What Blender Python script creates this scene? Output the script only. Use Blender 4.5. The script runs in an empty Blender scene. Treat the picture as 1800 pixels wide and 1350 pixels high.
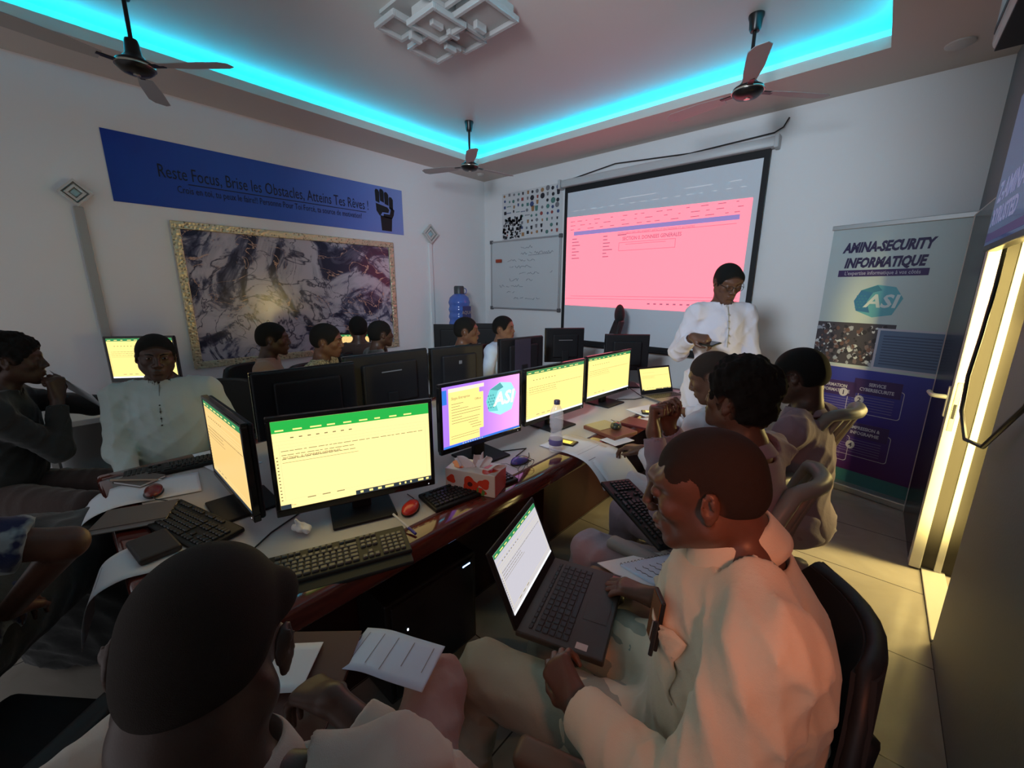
import bpy, bmesh, math, random
import numpy as np
from mathutils import Vector, Matrix, Euler
PI = math.pi
random.seed(7)
C = bpy.context.scene.collection
S = bpy.context.scene
# ---------------------------------------------------------------- camera
FPX = 714.0                                  # focal length in pixels of the 1800 px wide frame
YAW, PITCH, ROLL = math.radians(41.56), math.radians(12.97), math.radians(0.22)
EYE = Vector((0.0, 0.0, 1.6))
CF = Vector((-math.sin(YAW)*math.cos(PITCH), math.cos(YAW)*math.cos(PITCH), -math.sin(PITCH)))
_r = Vector((math.cos(YAW), math.sin(YAW), 0)); _u = _r.cross(CF)
CR = _r*math.cos(ROLL) + _u*math.sin(ROLL); CU = -_r*math.sin(ROLL) + _u*math.cos(ROLL)
cam = bpy.data.cameras.new('camera'); camo = bpy.data.objects.new('camera', cam); C.objects.link(camo)
cam.sensor_fit = 'HORIZONTAL'; cam.sensor_width = 36.0; cam.lens = FPX/1800*36.0; cam.clip_start = 0.02
camo.matrix_world = Matrix(((CR.x, CU.x, -CF.x, EYE.x), (CR.y, CU.y, -CF.y, EYE.y), (CR.z, CU.z, -CF.z, EYE.z), (0, 0, 0, 1)))
S.camera = camo
def ray(x, y): return CR*((x-900)/FPX) - CU*((y-675)/FPX) + CF
def onz(x, y, z): d = ray(x, y); return EYE + d*((z-EYE.z)/d.z)
def onx(x, y, X): d = ray(x, y); return EYE + d*((X-EYE.x)/d.x)
def ony(x, y, Y): d = ray(x, y); return EYE + d*((Y-EYE.y)/d.y)
def atd(x, y, D): return EYE + ray(x, y)*D
# ---------------------------------------------------------------- world, exposure, lights
S.view_settings.view_transform = 'Standard'; S.view_settings.look = 'None'
S.view_settings.gamma = 1.0; S.view_settings.use_curve_mapping = False
S.view_settings.exposure = 0.0
W = bpy.data.worlds.new('world'); S.world = W; W.use_nodes = True
W.node_tree.nodes['Background'].inputs[0].default_value = (0.60, 0.60, 0.64, 1)
W.node_tree.nodes['Background'].inputs[1].default_value = 0.20
def area(name, loc, target, sx, sy, power, col, spread=180):
    L = bpy.data.lights.new(name, 'AREA'); L.shape = 'RECTANGLE'; L.size = sx; L.size_y = sy
    L.energy = power; L.color = col; L.spread = math.radians(spread)
    o = bpy.data.objects.new(name, L); C.objects.link(o); o.location = loc
    o.rotation_euler = (Vector(target)-Vector(loc)).to_track_quat('-Z', 'Y').to_euler(); return o
LED_S, PINK_S, SCR_S, EXPO = 14.0, 0.46, 0.375, 1.9
area('assumed_door_light', (.95, 3.27, 1.0), (-.2, 2.9, .2), .12, 1.2, 7, (1.0, .76, .28), 120)  # assumed unseen source outside, standing in for warm light through the doorway
area('assumed_door_light', (.64, 2.50, 1.1), (.44, 3.2, 1.05), .10, 1.6, 1.6, (1.0, .78, .26), 26)  # second assumed source outside, added to light the door edge and jamb
area('assumed_red_fill', (.34, .05, 1.75), (-.2, .75, 1.15), .12, .12, .22, (1.0, .26, .12), 70)  # assumed reddish fill just behind the camera, no fixture; warms the foreground man
pl = bpy.data.lights.new('wall_fill_spot', 'SPOT'); pl.energy = 85; pl.color = (.74, .87, 1.0); pl.spot_size = math.radians(78); pl.spot_blend = .6; pl.shadow_soft_size = .28  # added cool fill for back and left walls, standing in for the unseen projector
po_ = bpy.data.objects.new('wall_fill_spot', pl); C.objects.link(po_); po_.location = (-.75, -.35, 2.55); po_.rotation_euler = (Vector((-2.5, 4.0, 2.0))-po_.location).to_track_quat('-Z', 'Y').to_euler()

# ---------------------------------------------------------------- helpers
def tag(o, label=None, cat=None, group=None, kind=None):
    if label: o['label'] = label
    if cat: o['category'] = cat
    if group: o['group'] = group
    if kind: o['kind'] = kind
    return o
def empty(name, loc, label, cat, group=None, rz=0):
    o = bpy.data.objects.new(name, None); C.objects.link(o); o.location = loc; o.rotation_euler = (0, 0, rz)
    o.empty_display_size = .05
    return tag(o, label, cat, group)
def V(*a): return Vector(a)
def wm(o):
    m = o.matrix_parent_inverse @ o.matrix_basis if o.parent else o.matrix_basis.copy()
    return wm(o.parent) @ m if o.parent else m
def adopt(o, parent):
    """parts are modelled in place; parenting keeps them there"""
    o.parent = parent; o.matrix_parent_inverse = wm(parent).inverted(); return o
def copy_tree(o, parent=None):
    c = o.copy(); C.objects.link(c); c.parent = parent
    for ch in [x for x in C.objects if x.parent == o]: copy_tree(ch, c)
    return c
class MB:
    """collects shapes in world (or local) coordinates; build() links them as ONE mesh object"""
    def __init__(s): s.v = []; s.f = []; s.uv = []
    def add(s, vs, fs):
        n = len(s.v); s.v += [tuple(v) for v in vs]; s.f += [tuple(i+n for i in f) for f in fs]; return s
    def box(s, lo, hi, M=None, bev=0):
        x0, y0, z0 = lo; x1, y1, z1 = hi
        if bev > 0: return s.rbox(lo, hi, bev, M)
        vs = [V(x, y, z) for z in (z0, z1) for y in (y0, y1) for x in (x0, x1)]
        if M is not None: vs = [M @ v for v in vs]
        return s.add(vs, [(0, 2, 3, 1), (4, 5, 7, 6), (0, 1, 5, 4), (2, 6, 7, 3), (0, 4, 6, 2), (1, 3, 7, 5)])
    def rbox(s, lo, hi, b, M=None, seg=2):
        bm = bmesh.new(); bmesh.ops.create_cube(bm, size=1)
        lo = V(*lo); hi = V(*hi); c = (lo+hi)/2; d = hi-lo
        for v in bm.verts: v.co = V(v.co.x*d.x, v.co.y*d.y, v.co.z*d.z)+c
        bmesh.ops.bevel(bm, geom=bm.edges[:], offset=min(b, min(d)*.49), segments=seg, profile=.5, affect='EDGES')
        return s.bm(bm, M)
    def bm(s, bm, M=None):
        bm.verts.index_update()
        vs = [(M @ v.co if M is not None else v.co.copy()) for v in bm.verts]
        fs = [[v.index for v in f.verts] for f in bm.faces]; bm.free(); return s.add(vs, fs)
    def tube(s, pts, r, n=10, cap=True, closed=False):
        pts = [V(*p) for p in pts]; m = len(pts); rs = r if isinstance(r, (list, tuple)) else [r]*m
        vs = []; fs = []; up = None
        for i, p in enumerate(pts):
            a = pts[(i-1) % m] if (i > 0 or closed) else p; b = pts[(i+1) % m] if (i < m-1 or closed) else p
            t = (b-a).normalized()
            if up is None: up = t.orthogonal().normalized()
            up = (up - t*up.dot(t)); up = up.normalized() if up.length > 1e-6 else t.orthogonal().normalized()
            w = t.cross(up)
            for k in range(n):
                q = 2*PI*k/n; vs.append(p+(up*math.cos(q)+w*math.sin(q))*rs[i])
        for i in range(m if closed else m-1):
            j = (i+1) % m
            for k in range(n): fs.append((i*n+k, i*n+(k+1) % n, j*n+(k+1) % n, j*n+k))
        if cap and not closed: fs += [tuple(range(n-1, -1, -1)), tuple((m-1)*n+k for k in range(n))]
        return s.add(vs, fs)
    def lathe(s, prof, n=24, M=None):
        vs = []; fs = []
        for r, z in prof:
            for k in range(n): vs.append(V(r*math.cos(2*PI*k/n), r*math.sin(2*PI*k/n), z))
        for i in range(len(prof)-1):
            for k in range(n): fs.append((i*n+k, i*n+(k+1) % n, (i+1)*n+(k+1) % n, (i+1)*n+k))
        fs += [tuple(range(n-1, -1, -1)), tuple((len(prof)-1)*n+k for k in range(n))]
        if M is not None: vs = [M @ v for v in vs]
        return s.add(vs, fs)
    def prism(s, pts, z0, z1, M=None):
        n = len(pts); vs = [V(p[0], p[1], z0) for p in pts]+[V(p[0], p[1], z1) for p in pts]
        if M is not None: vs = [M @ v for v in vs]
        return s.add(vs, [tuple(range(n-1, -1, -1)), tuple(range(n, 2*n))]+[(i, (i+1) % n, n+(i+1) % n, n+i) for i in range(n)])
    def quad(s, a, b, c, d): return s.add([a, b, c, d], [(0, 1, 2, 3)])
    def sheet(s, fn, nu, nv, th=0):
        """surface fn(u,v)->point; with thickness th"""
        vs = []; fs = []
        P = [[V(*fn(i/nu, j/nv)) for i in range(nu+1)] for j in range(nv+1)]
        w = nu+1
        def nrm(i, j):
            a = P[j][min(i+1, nu)]-P[j][max(i-1, 0)]; b = P[min(j+1, nv)][i]-P[max(j-1, 0)][i]
            n = a.cross(b); return n.normalized() if n.length > 0 else V(0, 0, 1)
        for j in range(nv+1):
            for i in range(nu+1): vs.append(P[j][i])
        for j in range(nv):
            for i in range(nu): fs.append((j*w+i, j*w+i+1, (j+1)*w+i+1, (j+1)*w+i))
        if th:
            o = len(vs)
            for j in range(nv+1):
                for i in range(nu+1): vs.append(P[j][i]-nrm(i, j)*th)
            fs += [tuple(o+k for k in reversed(f)) for f in fs[:nu*nv]]
            B = [i for i in range(nu)]
            for i in range(nu):
                fs.append((i+1, i, o+i, o+i+1)); q = nv*w; fs.append((q+i, q+i+1, o+q+i+1, o+q+i))
            for j in range(nv):
                fs.append((j*w, (j+1)*w, o+(j+1)*w, o+j*w)); fs.append(((j+1)*w+nu, j*w+nu, o+j*w+nu, o+(j+1)*w+nu))
        return s.add(vs, fs)
    def build(s, name, mat, parent=None, smooth=False, M=None):
        me = bpy.data.meshes.new(name)
        vs = s.v if M is None else [tuple(M @ V(*v)) for v in s.v]
        me.from_pydata(vs, [], s.f); me.validate()
        if mat: me.materials.append(mat)
        if smooth:
            me.polygons.foreach_set('use_smooth', [True]*len(me.polygons))
            if smooth != 'all':
                try: me.set_sharp_from_angle(angle=math.radians(smooth if smooth is not True else 40))
                except Exception: pass
        o = bpy.data.objects.new(name, me); C.objects.link(o)
        if parent is not None: adopt(o, parent)
        return o
def frame(o, x, y, z=None):
    """matrix from origin and axis vectors"""
    x = V(*x).normalized(); y = V(*y); z = x.cross(y).normalized() if z is None else V(*z).normalized(); y = z.cross(x).normalized()
    M = Matrix.Identity(4)
    for i, a in enumerate((x, y, z)): M[0][i], M[1][i], M[2][i] = a.x, a.y, a.z
    M[0][3], M[1][3], M[2][3] = o[0], o[1], o[2]
    return M
def T(x, y, z): return Matrix.Translation((x, y, z))
def RZ(a): return Matrix.Rotation(a, 4, 'Z')
def RX(a): return Matrix.Rotation(a, 4, 'X')
def RY(a): return Matrix.Rotation(a, 4, 'Y')
def text(name, body, size, mat, M, parent=None, align='CENTER', shear=0, bold=0, sx=1.0, depth=.0004, spacing=1.0):
    cu = bpy.data.curves.new(name, 'FONT'); cu.body = body; cu.size = size; cu.align_x = align; cu.shear = shear
    cu.offset = bold; cu.extrude = depth; cu.space_character = spacing; cu.resolution_u = 2
    o = bpy.data.objects.new(name, cu); C.objects.link(o)
    dg = bpy.context.evaluated_depsgraph_get(); dg.update()
    me = bpy.data.meshes.new_from_object(o.evaluated_get(dg)); bpy.data.objects.remove(o); bpy.data.curves.remove(cu)
    me.transform(M @ Matrix.Diagonal((sx, 1, 1, 1))); me.materials.clear(); me.materials.append(mat)
    o = bpy.data.objects.new(name, me); C.objects.link(o)
    if parent is not None: adopt(o, parent)
    return o
# ---------------------------------------------------------------- materials
def mat(name, col, rough=.5, metal=0, emit=None, es=0, bump=None, spec=.5, alpha=1, trans=0, coat=0, ior=1.45, sss=0, sheen=0):
    m = bpy.data.materials.new(name); m.use_nodes = True; nt = m.node_tree; b = nt.nodes['Principled BSDF']
    b.inputs['Base Color'].default_value = (*col, 1); b.inputs['Roughness'].default_value = rough
    b.inputs['Metallic'].default_value = metal; b.inputs['IOR'].default_value = ior
    b.inputs['Specular IOR Level'].default_value = spec
    b.inputs['Transmission Weight'].default_value = trans; b.inputs['Coat Weight'].default_value = coat
    b.inputs['Sheen Weight'].default_value = sheen
    if sss: b.inputs['Subsurface Weight'].default_value = sss; b.inputs['Subsurface Radius'].default_value = (.01, .004, .002)
    if alpha < 1: b.inputs['Alpha'].default_value = alpha
    if emit: b.inputs['Emission Color'].default_value = (*emit, 1); b.inputs['Emission Strength'].default_value = es
    if bump:
        sc, st, dist = bump
        tc = nt.nodes.new('ShaderNodeTexCoord'); nz = nt.nodes.new('ShaderNodeTexNoise'); nz.inputs['Scale'].default_value = sc
        nz.inputs['Detail'].default_value = 4
        bp = nt.nodes.new('ShaderNodeBump'); bp.inputs['Strength'].default_value = st; bp.inputs['Distance'].default_value = dist
        nt.links.new(tc.outputs['Object'], nz.inputs['Vector']); nt.links.new(nz.outputs[0], bp.inputs['Height']); nt.links.new(bp.outputs[0], b.inputs['Normal'])
    return m
def vary(m, scale, c1, c2, lo=.35, hi=.65, detail=5, vec=None, dist=0):
    """noise-mixed base colour"""
    nt = m.node_tree; b = nt.nodes['Principled BSDF']
    tc = nt.nodes.new('ShaderNodeTexCoord'); nz = nt.nodes.new('ShaderNodeTexNoise'); nz.inputs['Scale'].default_value = scale
    nz.inputs['Detail'].default_value = detail; nz.inputs['Distortion'].default_value = dist
    mp = nt.nodes.new('ShaderNodeMapping')
    if vec: mp.inputs['Scale'].default_value = vec
    cr = nt.nodes.new('ShaderNodeValToRGB'); e = cr.color_ramp.elements
    e[0].position = lo; e[0].color = (*c1, 1); e[1].position = hi; e[1].color = (*c2, 1)
    nt.links.new(tc.outputs['Object'], mp.inputs[0]); nt.links.new(mp.outputs[0], nz.inputs['Vector'])
    nt.links.new(nz.outputs[0], cr.inputs[0]); nt.links.new(cr.outputs[0], b.inputs['Base Color'])
    return m

# ---------------------------------------------------------------- implicit surfaces (bodies and clothes as one continuous skin)
def _n(v): return np.array((v[0], v[1], v[2]), dtype=np.float32)
class SDF:
    def __init__(s): s.ops = []
    def cone(s, a, b, ra, rb, k=.02, sub=False, flat=None): s.ops.append(('c', _n(a), _n(b), ra, rb, k, sub, flat)); return s
    def ell(s, c, r, R=None, k=.02, sub=False): s.ops.append(('e', _n(c), _n(r), None if R is None else np.array(R, dtype=np.float32), None, k, sub, None)); return s
    def half(s, p, n, rad):  # cut away: everything within rad of p on the side n points to
        s.ops.append(('h', _n(p), _n(n), rad, None, .004, True, None)); return s
    def hull(s, o):
        if o[0] == 'c': r = max(o[3], o[4]); return np.minimum(o[1], o[2])-r, np.maximum(o[1], o[2])+r
        if o[0] == 'e': r = max(o[2]); return o[1]-r, o[1]+r
        return o[1]-o[3], o[1]+o[3]
    def mesh(s, h, noise=None, clip=None, post=None):
        pos = [o for o in s.ops if not o[6]]
        lo = np.min([s.hull(o)[0] for o in pos], 0)-3*h-.02; hi = np.max([s.hull(o)[1] for o in pos], 0)+3*h+.02
        if clip is not None: lo = np.maximum(lo, clip[0]); hi = np.minimum(hi, clip[1])
        N = np.ceil((hi-lo)/h).astype(int)+1
        ax = [lo[i]+h*np.arange(N[i], dtype=np.float32) for i in range(3)]
        D = np.full(tuple(N), .5, dtype=np.float32)
        for o in s.ops:
            k = o[5]; a, b = s.hull(o); m = k+3*h+(.012 if noise else 0)
            i0 = np.maximum(np.floor((a-m-lo)/h).astype(int), 0); i1 = np.minimum(np.ceil((b+m-lo)/h).astype(int)+1, N)
            if np.any(i1 <= i0): continue
            sl = tuple(slice(i0[i], i1[i]) for i in range(3))
            X = ax[0][sl[0]][:, None, None]; Y = ax[1][sl[1]][None, :, None]; Z = ax[2][sl[2]][None, None, :]
            if o[0] == 'c':
                p, q, ra, rb = o[1], o[2], o[3], o[4]; d = q-p; L2 = float(d@d)+1e-12
                t = np.clip(((X-p[0])*d[0]+(Y-p[1])*d[1]+(Z-p[2])*d[2])/L2, 0, 1)
                e = np.sqrt((X-p[0]-t*d[0])**2+(Y-p[1]-t*d[1])**2+(Z-p[2]-t*d[2])**2)-(ra+(rb-ra)*t)
            elif o[0] == 'e':
                c, r, R = o[1], o[2], o[3]
                if R is None: x, y, z = (X-c[0]), (Y-c[1]), (Z-c[2])
                else:
                    x = (X-c[0])*R[0, 0]+(Y-c[1])*R[1, 0]+(Z-c[2])*R[2, 0]; y = (X-c[0])*R[0, 1]+(Y-c[1])*R[1, 1]+(Z-c[2])*R[2, 1]
                    z = (X-c[0])*R[0, 2]+(Y-c[1])*R[1, 2]+(Z-c[2])*R[2, 2]
                k0 = np.sqrt((x/r[0])**2+(y/r[1])**2+(z/r[2])**2); k1 = np.sqrt((x/r[0]**2)**2+(y/r[1]**2)**2+(z/r[2]**2)**2)+1e-9
                e = k0*(k0-1)/k1
            else:
                c, n, rad = o[1], o[2]/np.linalg.norm(o[2]), o[3]
                e = np.maximum(-((X-c[0])*n[0]+(Y-c[1])*n[1]+(Z-c[2])*n[2]), np.sqrt((X-c[0])**2+(Y-c[1])**2+(Z-c[2])**2)-rad)
            A = D[sl]
            if o[6]:
                B = -e; H = np.clip(.5+.5*(A-B)/k, 0, 1); D[sl] = B+(A-B)*H+k*H*(1-H)
            else:
                H = np.clip(.5+.5*(A-e)/k, 0, 1); D[sl] = A+(e-A)*H-k*H*(1-H)
        if post is not None: D = post(D, ax)
        if noise is not None:
            M = np.abs(D) < .03; I = np.nonzero(M)
            D[M] += noise(ax[0][I[0]], ax[1][I[1]], ax[2][I[2]])
        for i, sl in enumerate([(0,), (-1,)]): D[sl[0], :, :] = .5; D[:, sl[0], :] = .5; D[:, :, sl[0]] = .5
        return nets(D, lo, h)
def nets(D, lo, h):
    ins = D < 0; n = np.array(D.shape)-1
    cnt = np.zeros(tuple(n), dtype=np.uint8); offs = [(i, j, k) for i in (0, 1) for j in (0, 1) for k in (0, 1)]
    for (i, j, k) in offs: cnt += ins[i:n[0]+i, j:n[1]+j, k:n[2]+k]
    act = (cnt > 0) & (cnt < 8); I = np.argwhere(act)
    if len(I) == 0: return np.zeros((0, 3)), np.zeros((0, 4), int)
    idx = np.full(tuple(n), -1, dtype=np.int32); idx[tuple(I.T)] = np.arange(len(I))
    val = {o: D[I[:, 0]+o[0], I[:, 1]+o[1], I[:, 2]+o[2]] for o in offs}
    P = np.zeros((len(I), 3)); c = np.zeros(len(I))
    for a in offs:
        for x in range(3):
            if a[x] == 0:
                b = list(a); b[x] = 1; b = tuple(b); va, vb = val[a], val[b]; m = (va < 0) != (vb < 0)
                t = np.where(m, va/np.where(m, va-vb, 1), 0)
                q = np.array(a, float)[None, :].repeat(len(I), 0); q[:, x] += t
                P[m] += q[m]; c[m] += 1
    P = (P/c[:, None]+I)*h+lo
    F = []
    for x in range(3):
        y, z = (x+1) % 3, (x+2) % 3
        s0 = [slice(None)]*3; s1 = [slice(None)]*3; s0[x] = slice(0, -1); s1[x] = slice(1, None)
        A = ins[tuple(s0)]; B = ins[tuple(s1)]; E = np.argwhere(A != B)
        E = E[(E[:, y] > 0) & (E[:, z] > 0) & (E[:, y] < n[y]) & (E[:, z] < n[z]) & (E[:, x] < n[x])]
        a = A[tuple(E.T)]
        def g(dy, dz): q = E.copy(); q[:, y] -= dy; q[:, z] -= dz; return idx[tuple(q.T)]
        Q = np.stack([g(1, 1), g(0, 1), g(0, 0), g(1, 0)], 1)
        Q[~a] = Q[~a][:, ::-1]; F.append(Q)
    F = np.concatenate(F); F = F[(F >= 0).all(1)]
    # two rounds of light smoothing keep the skin even
    for r in range(2):
        acc = np.zeros_like(P); w = np.zeros(len(P))
        for a, b in ((0, 1), (1, 2), (2, 3), (3, 0)):
            np.add.at(acc, F[:, a], P[F[:, b]]); np.add.at(acc, F[:, b], P[F[:, a]]); np.add.at(w, F[:, a], 1); np.add.at(w, F[:, b], 1)
        P = P*.55+.45*acc/np.maximum(w, 1)[:, None]
    return P, F
def mesh_np(name, PF, m, parent=None):
    P, F = PF; me = bpy.data.meshes.new(name)
    me.vertices.add(len(P)); me.vertices.foreach_set('co', P.astype(np.float32).ravel())
    me.loops.add(len(F)*4); me.loops.foreach_set('vertex_index', F.astype(np.int32).ravel())
    me.polygons.add(len(F)); me.polygons.foreach_set('loop_start', np.arange(0, len(F)*4, 4, dtype=np.int32))
    me.polygons.foreach_set('use_smooth', np.ones(len(F), dtype=bool)); me.update(calc_edges=True); me.validate()
    me.materials.append(m); o = bpy.data.objects.new(name, me); C.objects.link(o)
    if parent is not None: adopt(o, parent)
    return o
def cloth_noise(seed, amp=.006, scale=1.0):
    """sharp-crested folds that mostly hang downwards, in patches"""
    rg = np.random.RandomState(seed); K = []
    for i in range(6):
        t = rg.uniform(0, 6.28); d = np.array([math.cos(t), math.sin(t), rg.choice([-1, 1])*rg.uniform(.15, 1.1)]); d /= np.linalg.norm(d)
        K.append((d*scale*rg.uniform(26, 62), rg.uniform(0, 6.28), rg.normal(size=3)*scale*5.5, rg.uniform(0, 6.28)))
    Wp = [(rg.normal(size=3)*6*scale, rg.uniform(0, 6.28)) for _ in range(4)]
    def f(x, y, z):
        w = [np.sin(x*a[0]+y*a[1]+z*a[2]+p) for a, p in Wp]; s = 0
        for i, (d, p, m, mp) in enumerate(K):
            q = 1-np.abs(np.sin(x*d[0]+y*d[1]+z*d[2]+p+1.5*w[i % 4]+.8*w[(i+1) % 4])); g = np.clip(.5+.9*np.sin(x*m[0]+y*m[1]+z*m[2]+mp), 0, 1)
            s = s-(q**1.5-.3)*g
        return amp*s*.75
    return f
# ---------------------------------------------------------------- human figures
def head_sdf(s, M, neck=None, nr=.054, full=1.0, jaw=1.0, ears=True):
    """M places the head: local +y is the face, +z the crown, origin between the ears"""
    R = np.array([[M[i][j] for j in range(3)] for i in range(3)])
    w = lambda x, y, z: M @ V(x, y, z)
    f = full
    s.ell(w(0, -.014, .034), (.0775, .098, .084), R, k=.01)
    s.ell(w(0, .020, -.018), (.064*f, .068, .082), R, k=.03)
    if neck is not None: s.cone(w(0, -.028, -.055), neck, nr, nr*1.08, k=.035)
    for q in (-1, 1):
        s.cone(w(q*.050*f, -.002, -.05), w(q*.018, .062, -.092*jaw), .022, .019, k=.03)
        s.ell(w(q*.043*f, .056, -.016), (.022, .02, .02), R, k=.025)
        s.cone(w(q*.010, .083, .030), w(q*.044, .066, .032), .012, .011, k=.016)
        s.ell(w(q*.056, .03, .040), (.017, .028, .028), R, k=.03)
    s.ell(w(0, .074, -.100*jaw), (.021, .016, .016), R, k=.02)
    s.ell(w(0, .070, -.060), (.034, .026, .030), R, k=.022)
    for q in (-1, 1):
        s.ell(w(q*.033, .097, .009), (.017, .014, .012), R, k=.014, sub=True)
        s.ell(w(q*.032, .077, .008), (.0165, .0125, .0115), R, k=.005)
    s.cone(w(0, .084, .022), w(0, .107, -.026), .0075, .0105, k=.010)
    for q in (-1, 1):
        s.ell(w(q*.0145, .096, -.032), (.0105, .012, .0095), R, k=.007)
        s.ell(w(q*.0085, .106, -.041), (.0045, .006, .004), R, k=.003, sub=True)
    s.ell(w(0, .092, -.0585), (.025, .0115, .0068), R, k=.005)
    s.ell(w(0, .090, -.0720), (.022, .0115, .0075), R, k=.005)
    s.ell(w(0, .104, -.0648), (.024, .008, .0022), R, k=.003, sub=True)
    s.ell(w(0, .094, -.0845), (.016, .008, .005), R, k=.01, sub=True)
    if ears:
        for q in (-1, 1):
            E = R @ np.array(Matrix.Rotation(q*-.38, 3, 'Z') @ Matrix.Rotation(.18, 3, 'X'))
            s.ell(w(q*.078, -.014, -.002), (.0075, .0185, .031), E, k=.004)
            s.ell(w(q*.0845, -.012, .004), (.0065, .0115, .020), E, k=.003, sub=True)
            s.ell(w(q*.083, -.020, .006), (.0035, .007, .013), E, k=.002)
            s.ell(w(q*.078, -.008, -.026), (.006, .009, .009), E, k=.004)
def hair_sdf(M, t=.005, line=-.018, vol=0, top=0):
    """a close cap of hair that leaves face, ears and nape free"""
    R = np.array([[M[i][j] for j in range(3)] for i in range(3)]); w = lambda x, y, z: M @ V(x, y, z)
    s = SDF(); s.ell(w(0, -.014, .034), (.0775+t, .098+t, .084+t), R, k=.01)
    s.ell(w(0, -.02, -.01), (.066+t, .088+t, .06+t), R, k=.03)
    for q in (-1, 1): s.ell(w(q*.056, .03, .040), (.0174+t, .0285+t, .0285+t), R, k=.024)
    if vol: s.ell(w(0, -.008, .062+vol*.4), (.078+vol*.7, .092+vol*.8, .068+vol), R, k=.03)
    s.ell(w(0, .110, -.01+line), (.10, .062, .098), R, k=.012, sub=True)
    s.ell(w(0, .07, -.075), (.12, .09, .075), R, k=.012, sub=True)
    for q in (-1, 1): s.ell(w(q*.088, -.010, -.022), (.03, .024, .042), R, k=.008, sub=True)
    s.ell(w(0, -.06, -.125), (.12, .12, .07), R, k=.012, sub=True)
    return s
def fade_hair(o): return o
def hand_sdf(s, wr, d, nrm, side=1, curl=.5, thumb=.4, k=.006, spread=.12, scale=1.0, curls=None):
    """wr wrist, d finger direction, nrm back-of-hand normal; side=+1 puts the thumb on nrm x d"""
    d = V(*d).normalized(); nrm = V(*nrm); nrm = (nrm-d*nrm.dot(d)).normalized(); y = nrm.cross(d).normalized()*side; z = nrm; sc = scale
    w = lambda a, b, c: wr+(d*a+y*b+z*c)*sc
    for i, (ya, l) in enumerate(((.028, .088), (.009, .092), (-.010, .088), (-.027, .080))):
        s.cone(w(.008, ya*.55, 0), w(l, ya, 0), .0155*sc, .0125*sc, k=.014)
        c = curls[i] if curls else curl*(1+.12*i); p = V(l, ya, 0); ang = 0; yaw = spread*(ya/.028)
        for j, (L, r0, r1) in enumerate((((.043, .047, .043, .034)[i], .0095, .0085), ((.025, .028, .026, .019)[i], .0085, .0078), ((.021, .022, .021, .018)[i], .0078, .0062))):
            ang += c*(1.0, 1.15, .8)[j]
            q = p+V(math.cos(ang)*L, math.sin(yaw)*L*math.cos(ang), -math.sin(ang)*L)
            s.cone(w(*p), w(*q), r0*sc, r1*sc, k=.0035 if j else .006); p = q
    p0 = w(.018, .018, -.006); p1 = w(.045, .046, -.012-thumb*.012); p2 = w(.075, .056-thumb*.016, -.018-thumb*.025); p3 = w(.098, .052-thumb*.026, -.022-thumb*.034)
    s.cone(p0, p1, .0165*sc, .0125*sc, k=.012); s.cone(p1, p2, .0115*sc, .0098*sc, k=.005); s.cone(p2, p3, .0098*sc, .0072*sc, k=.004)
def ik(a, c, la, lb, pole):
    d = c-a; L = min(d.length, (la+lb)*.999); dn = d.normalized(); c2 = a+dn*L
    x = (la*la-lb*lb+L*L)/(2*L); hgt = math.sqrt(max(la*la-x*x, 0)); p = pole-dn*pole.dot(dn)
    return a+dn*x+p.normalized()*hgt, c2

def skin_mat(name, c):
    m = mat(name, c, rough=.42, spec=.45, sss=.0)
    nt = m.node_tree; b = nt.nodes['Principled BSDF']; tc = nt.nodes.new('ShaderNodeTexCoord')
    vary(m, 16, tuple(x*.8 for x in c), tuple(x*1.15 for x in c), .3, .7)
    n = nt.nodes.new('ShaderNodeTexNoise'); n.inputs['Scale'].default_value = 420; n.inputs['Detail'].default_value = 2
    bp = nt.nodes.new('ShaderNodeBump'); bp.inputs['Strength'].default_value = .18; bp.inputs['Distance'].default_value = .0008
    nt.links.new(tc.outputs['Object'], n.inputs[0]); nt.links.new(n.outputs[0], bp.inputs['Height']); nt.links.new(bp.outputs[0], b.inputs['Normal'])
    return m
def cloth_mat(name, c, rough=.85, c2=None, sc=9, sheen=.2):
    m = mat(name, c, rough=rough, spec=.25, sheen=sheen)
    nt = m.node_tree; b = nt.nodes['Principled BSDF']; tc = nt.nodes.new('ShaderNodeTexCoord')
    if c2: vary(m, sc, c, c2, .45, .55, 3)
    n = nt.nodes.new('ShaderNodeTexNoise'); n.inputs['Scale'].default_value = 55; n.inputs['Detail'].default_value = 6
    n2 = nt.nodes.new('ShaderNodeTexNoise'); n2.inputs['Scale'].default_value = 700; n2.inputs['Detail'].default_value = 1
    ad = nt.nodes.new('ShaderNodeMath'); ad.operation = 'MULTIPLY_ADD'; ad.inputs[1].default_value = .25
    bp = nt.nodes.new('ShaderNodeBump'); bp.inputs['Strength'].default_value = .35; bp.inputs['Distance'].default_value = .004
    for q in (n, n2): nt.links.new(tc.outputs['Object'], q.inputs[0])
    nt.links.new(n2.outputs[0], ad.inputs[0]); nt.links.new(n.outputs[0], ad.inputs[2])
    nt.links.new(ad.outputs[0], bp.inputs['Height']); nt.links.new(bp.outputs[0], b.inputs['Normal'])
    return m
SK1 = skin_mat('skin_dark', (.060, .030, .021)); SK2 = skin_mat('skin_brown', (.115, .052, .032))
HAIR = mat('hair_black', (.006, .0055, .005), rough=.8, spec=.25, bump=(900, .9, .003))
HAIRB = mat('hair_cropped', (.024, .015, .011), rough=.8, spec=.25, bump=(1100, .8, .002))
EYEW = mat('eye_white', (.26, .22, .19), rough=.45, spec=.2); PUPIL = mat('eye_dark', (.008, .005, .004), rough=.15)
BLACKM = mat('black_metal', (.02, .02, .02), rough=.4, metal=.3)
SHOE = mat('shoe_leather', (.015, .012, .01), rough=.45)
HAIRM = {}
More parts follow.
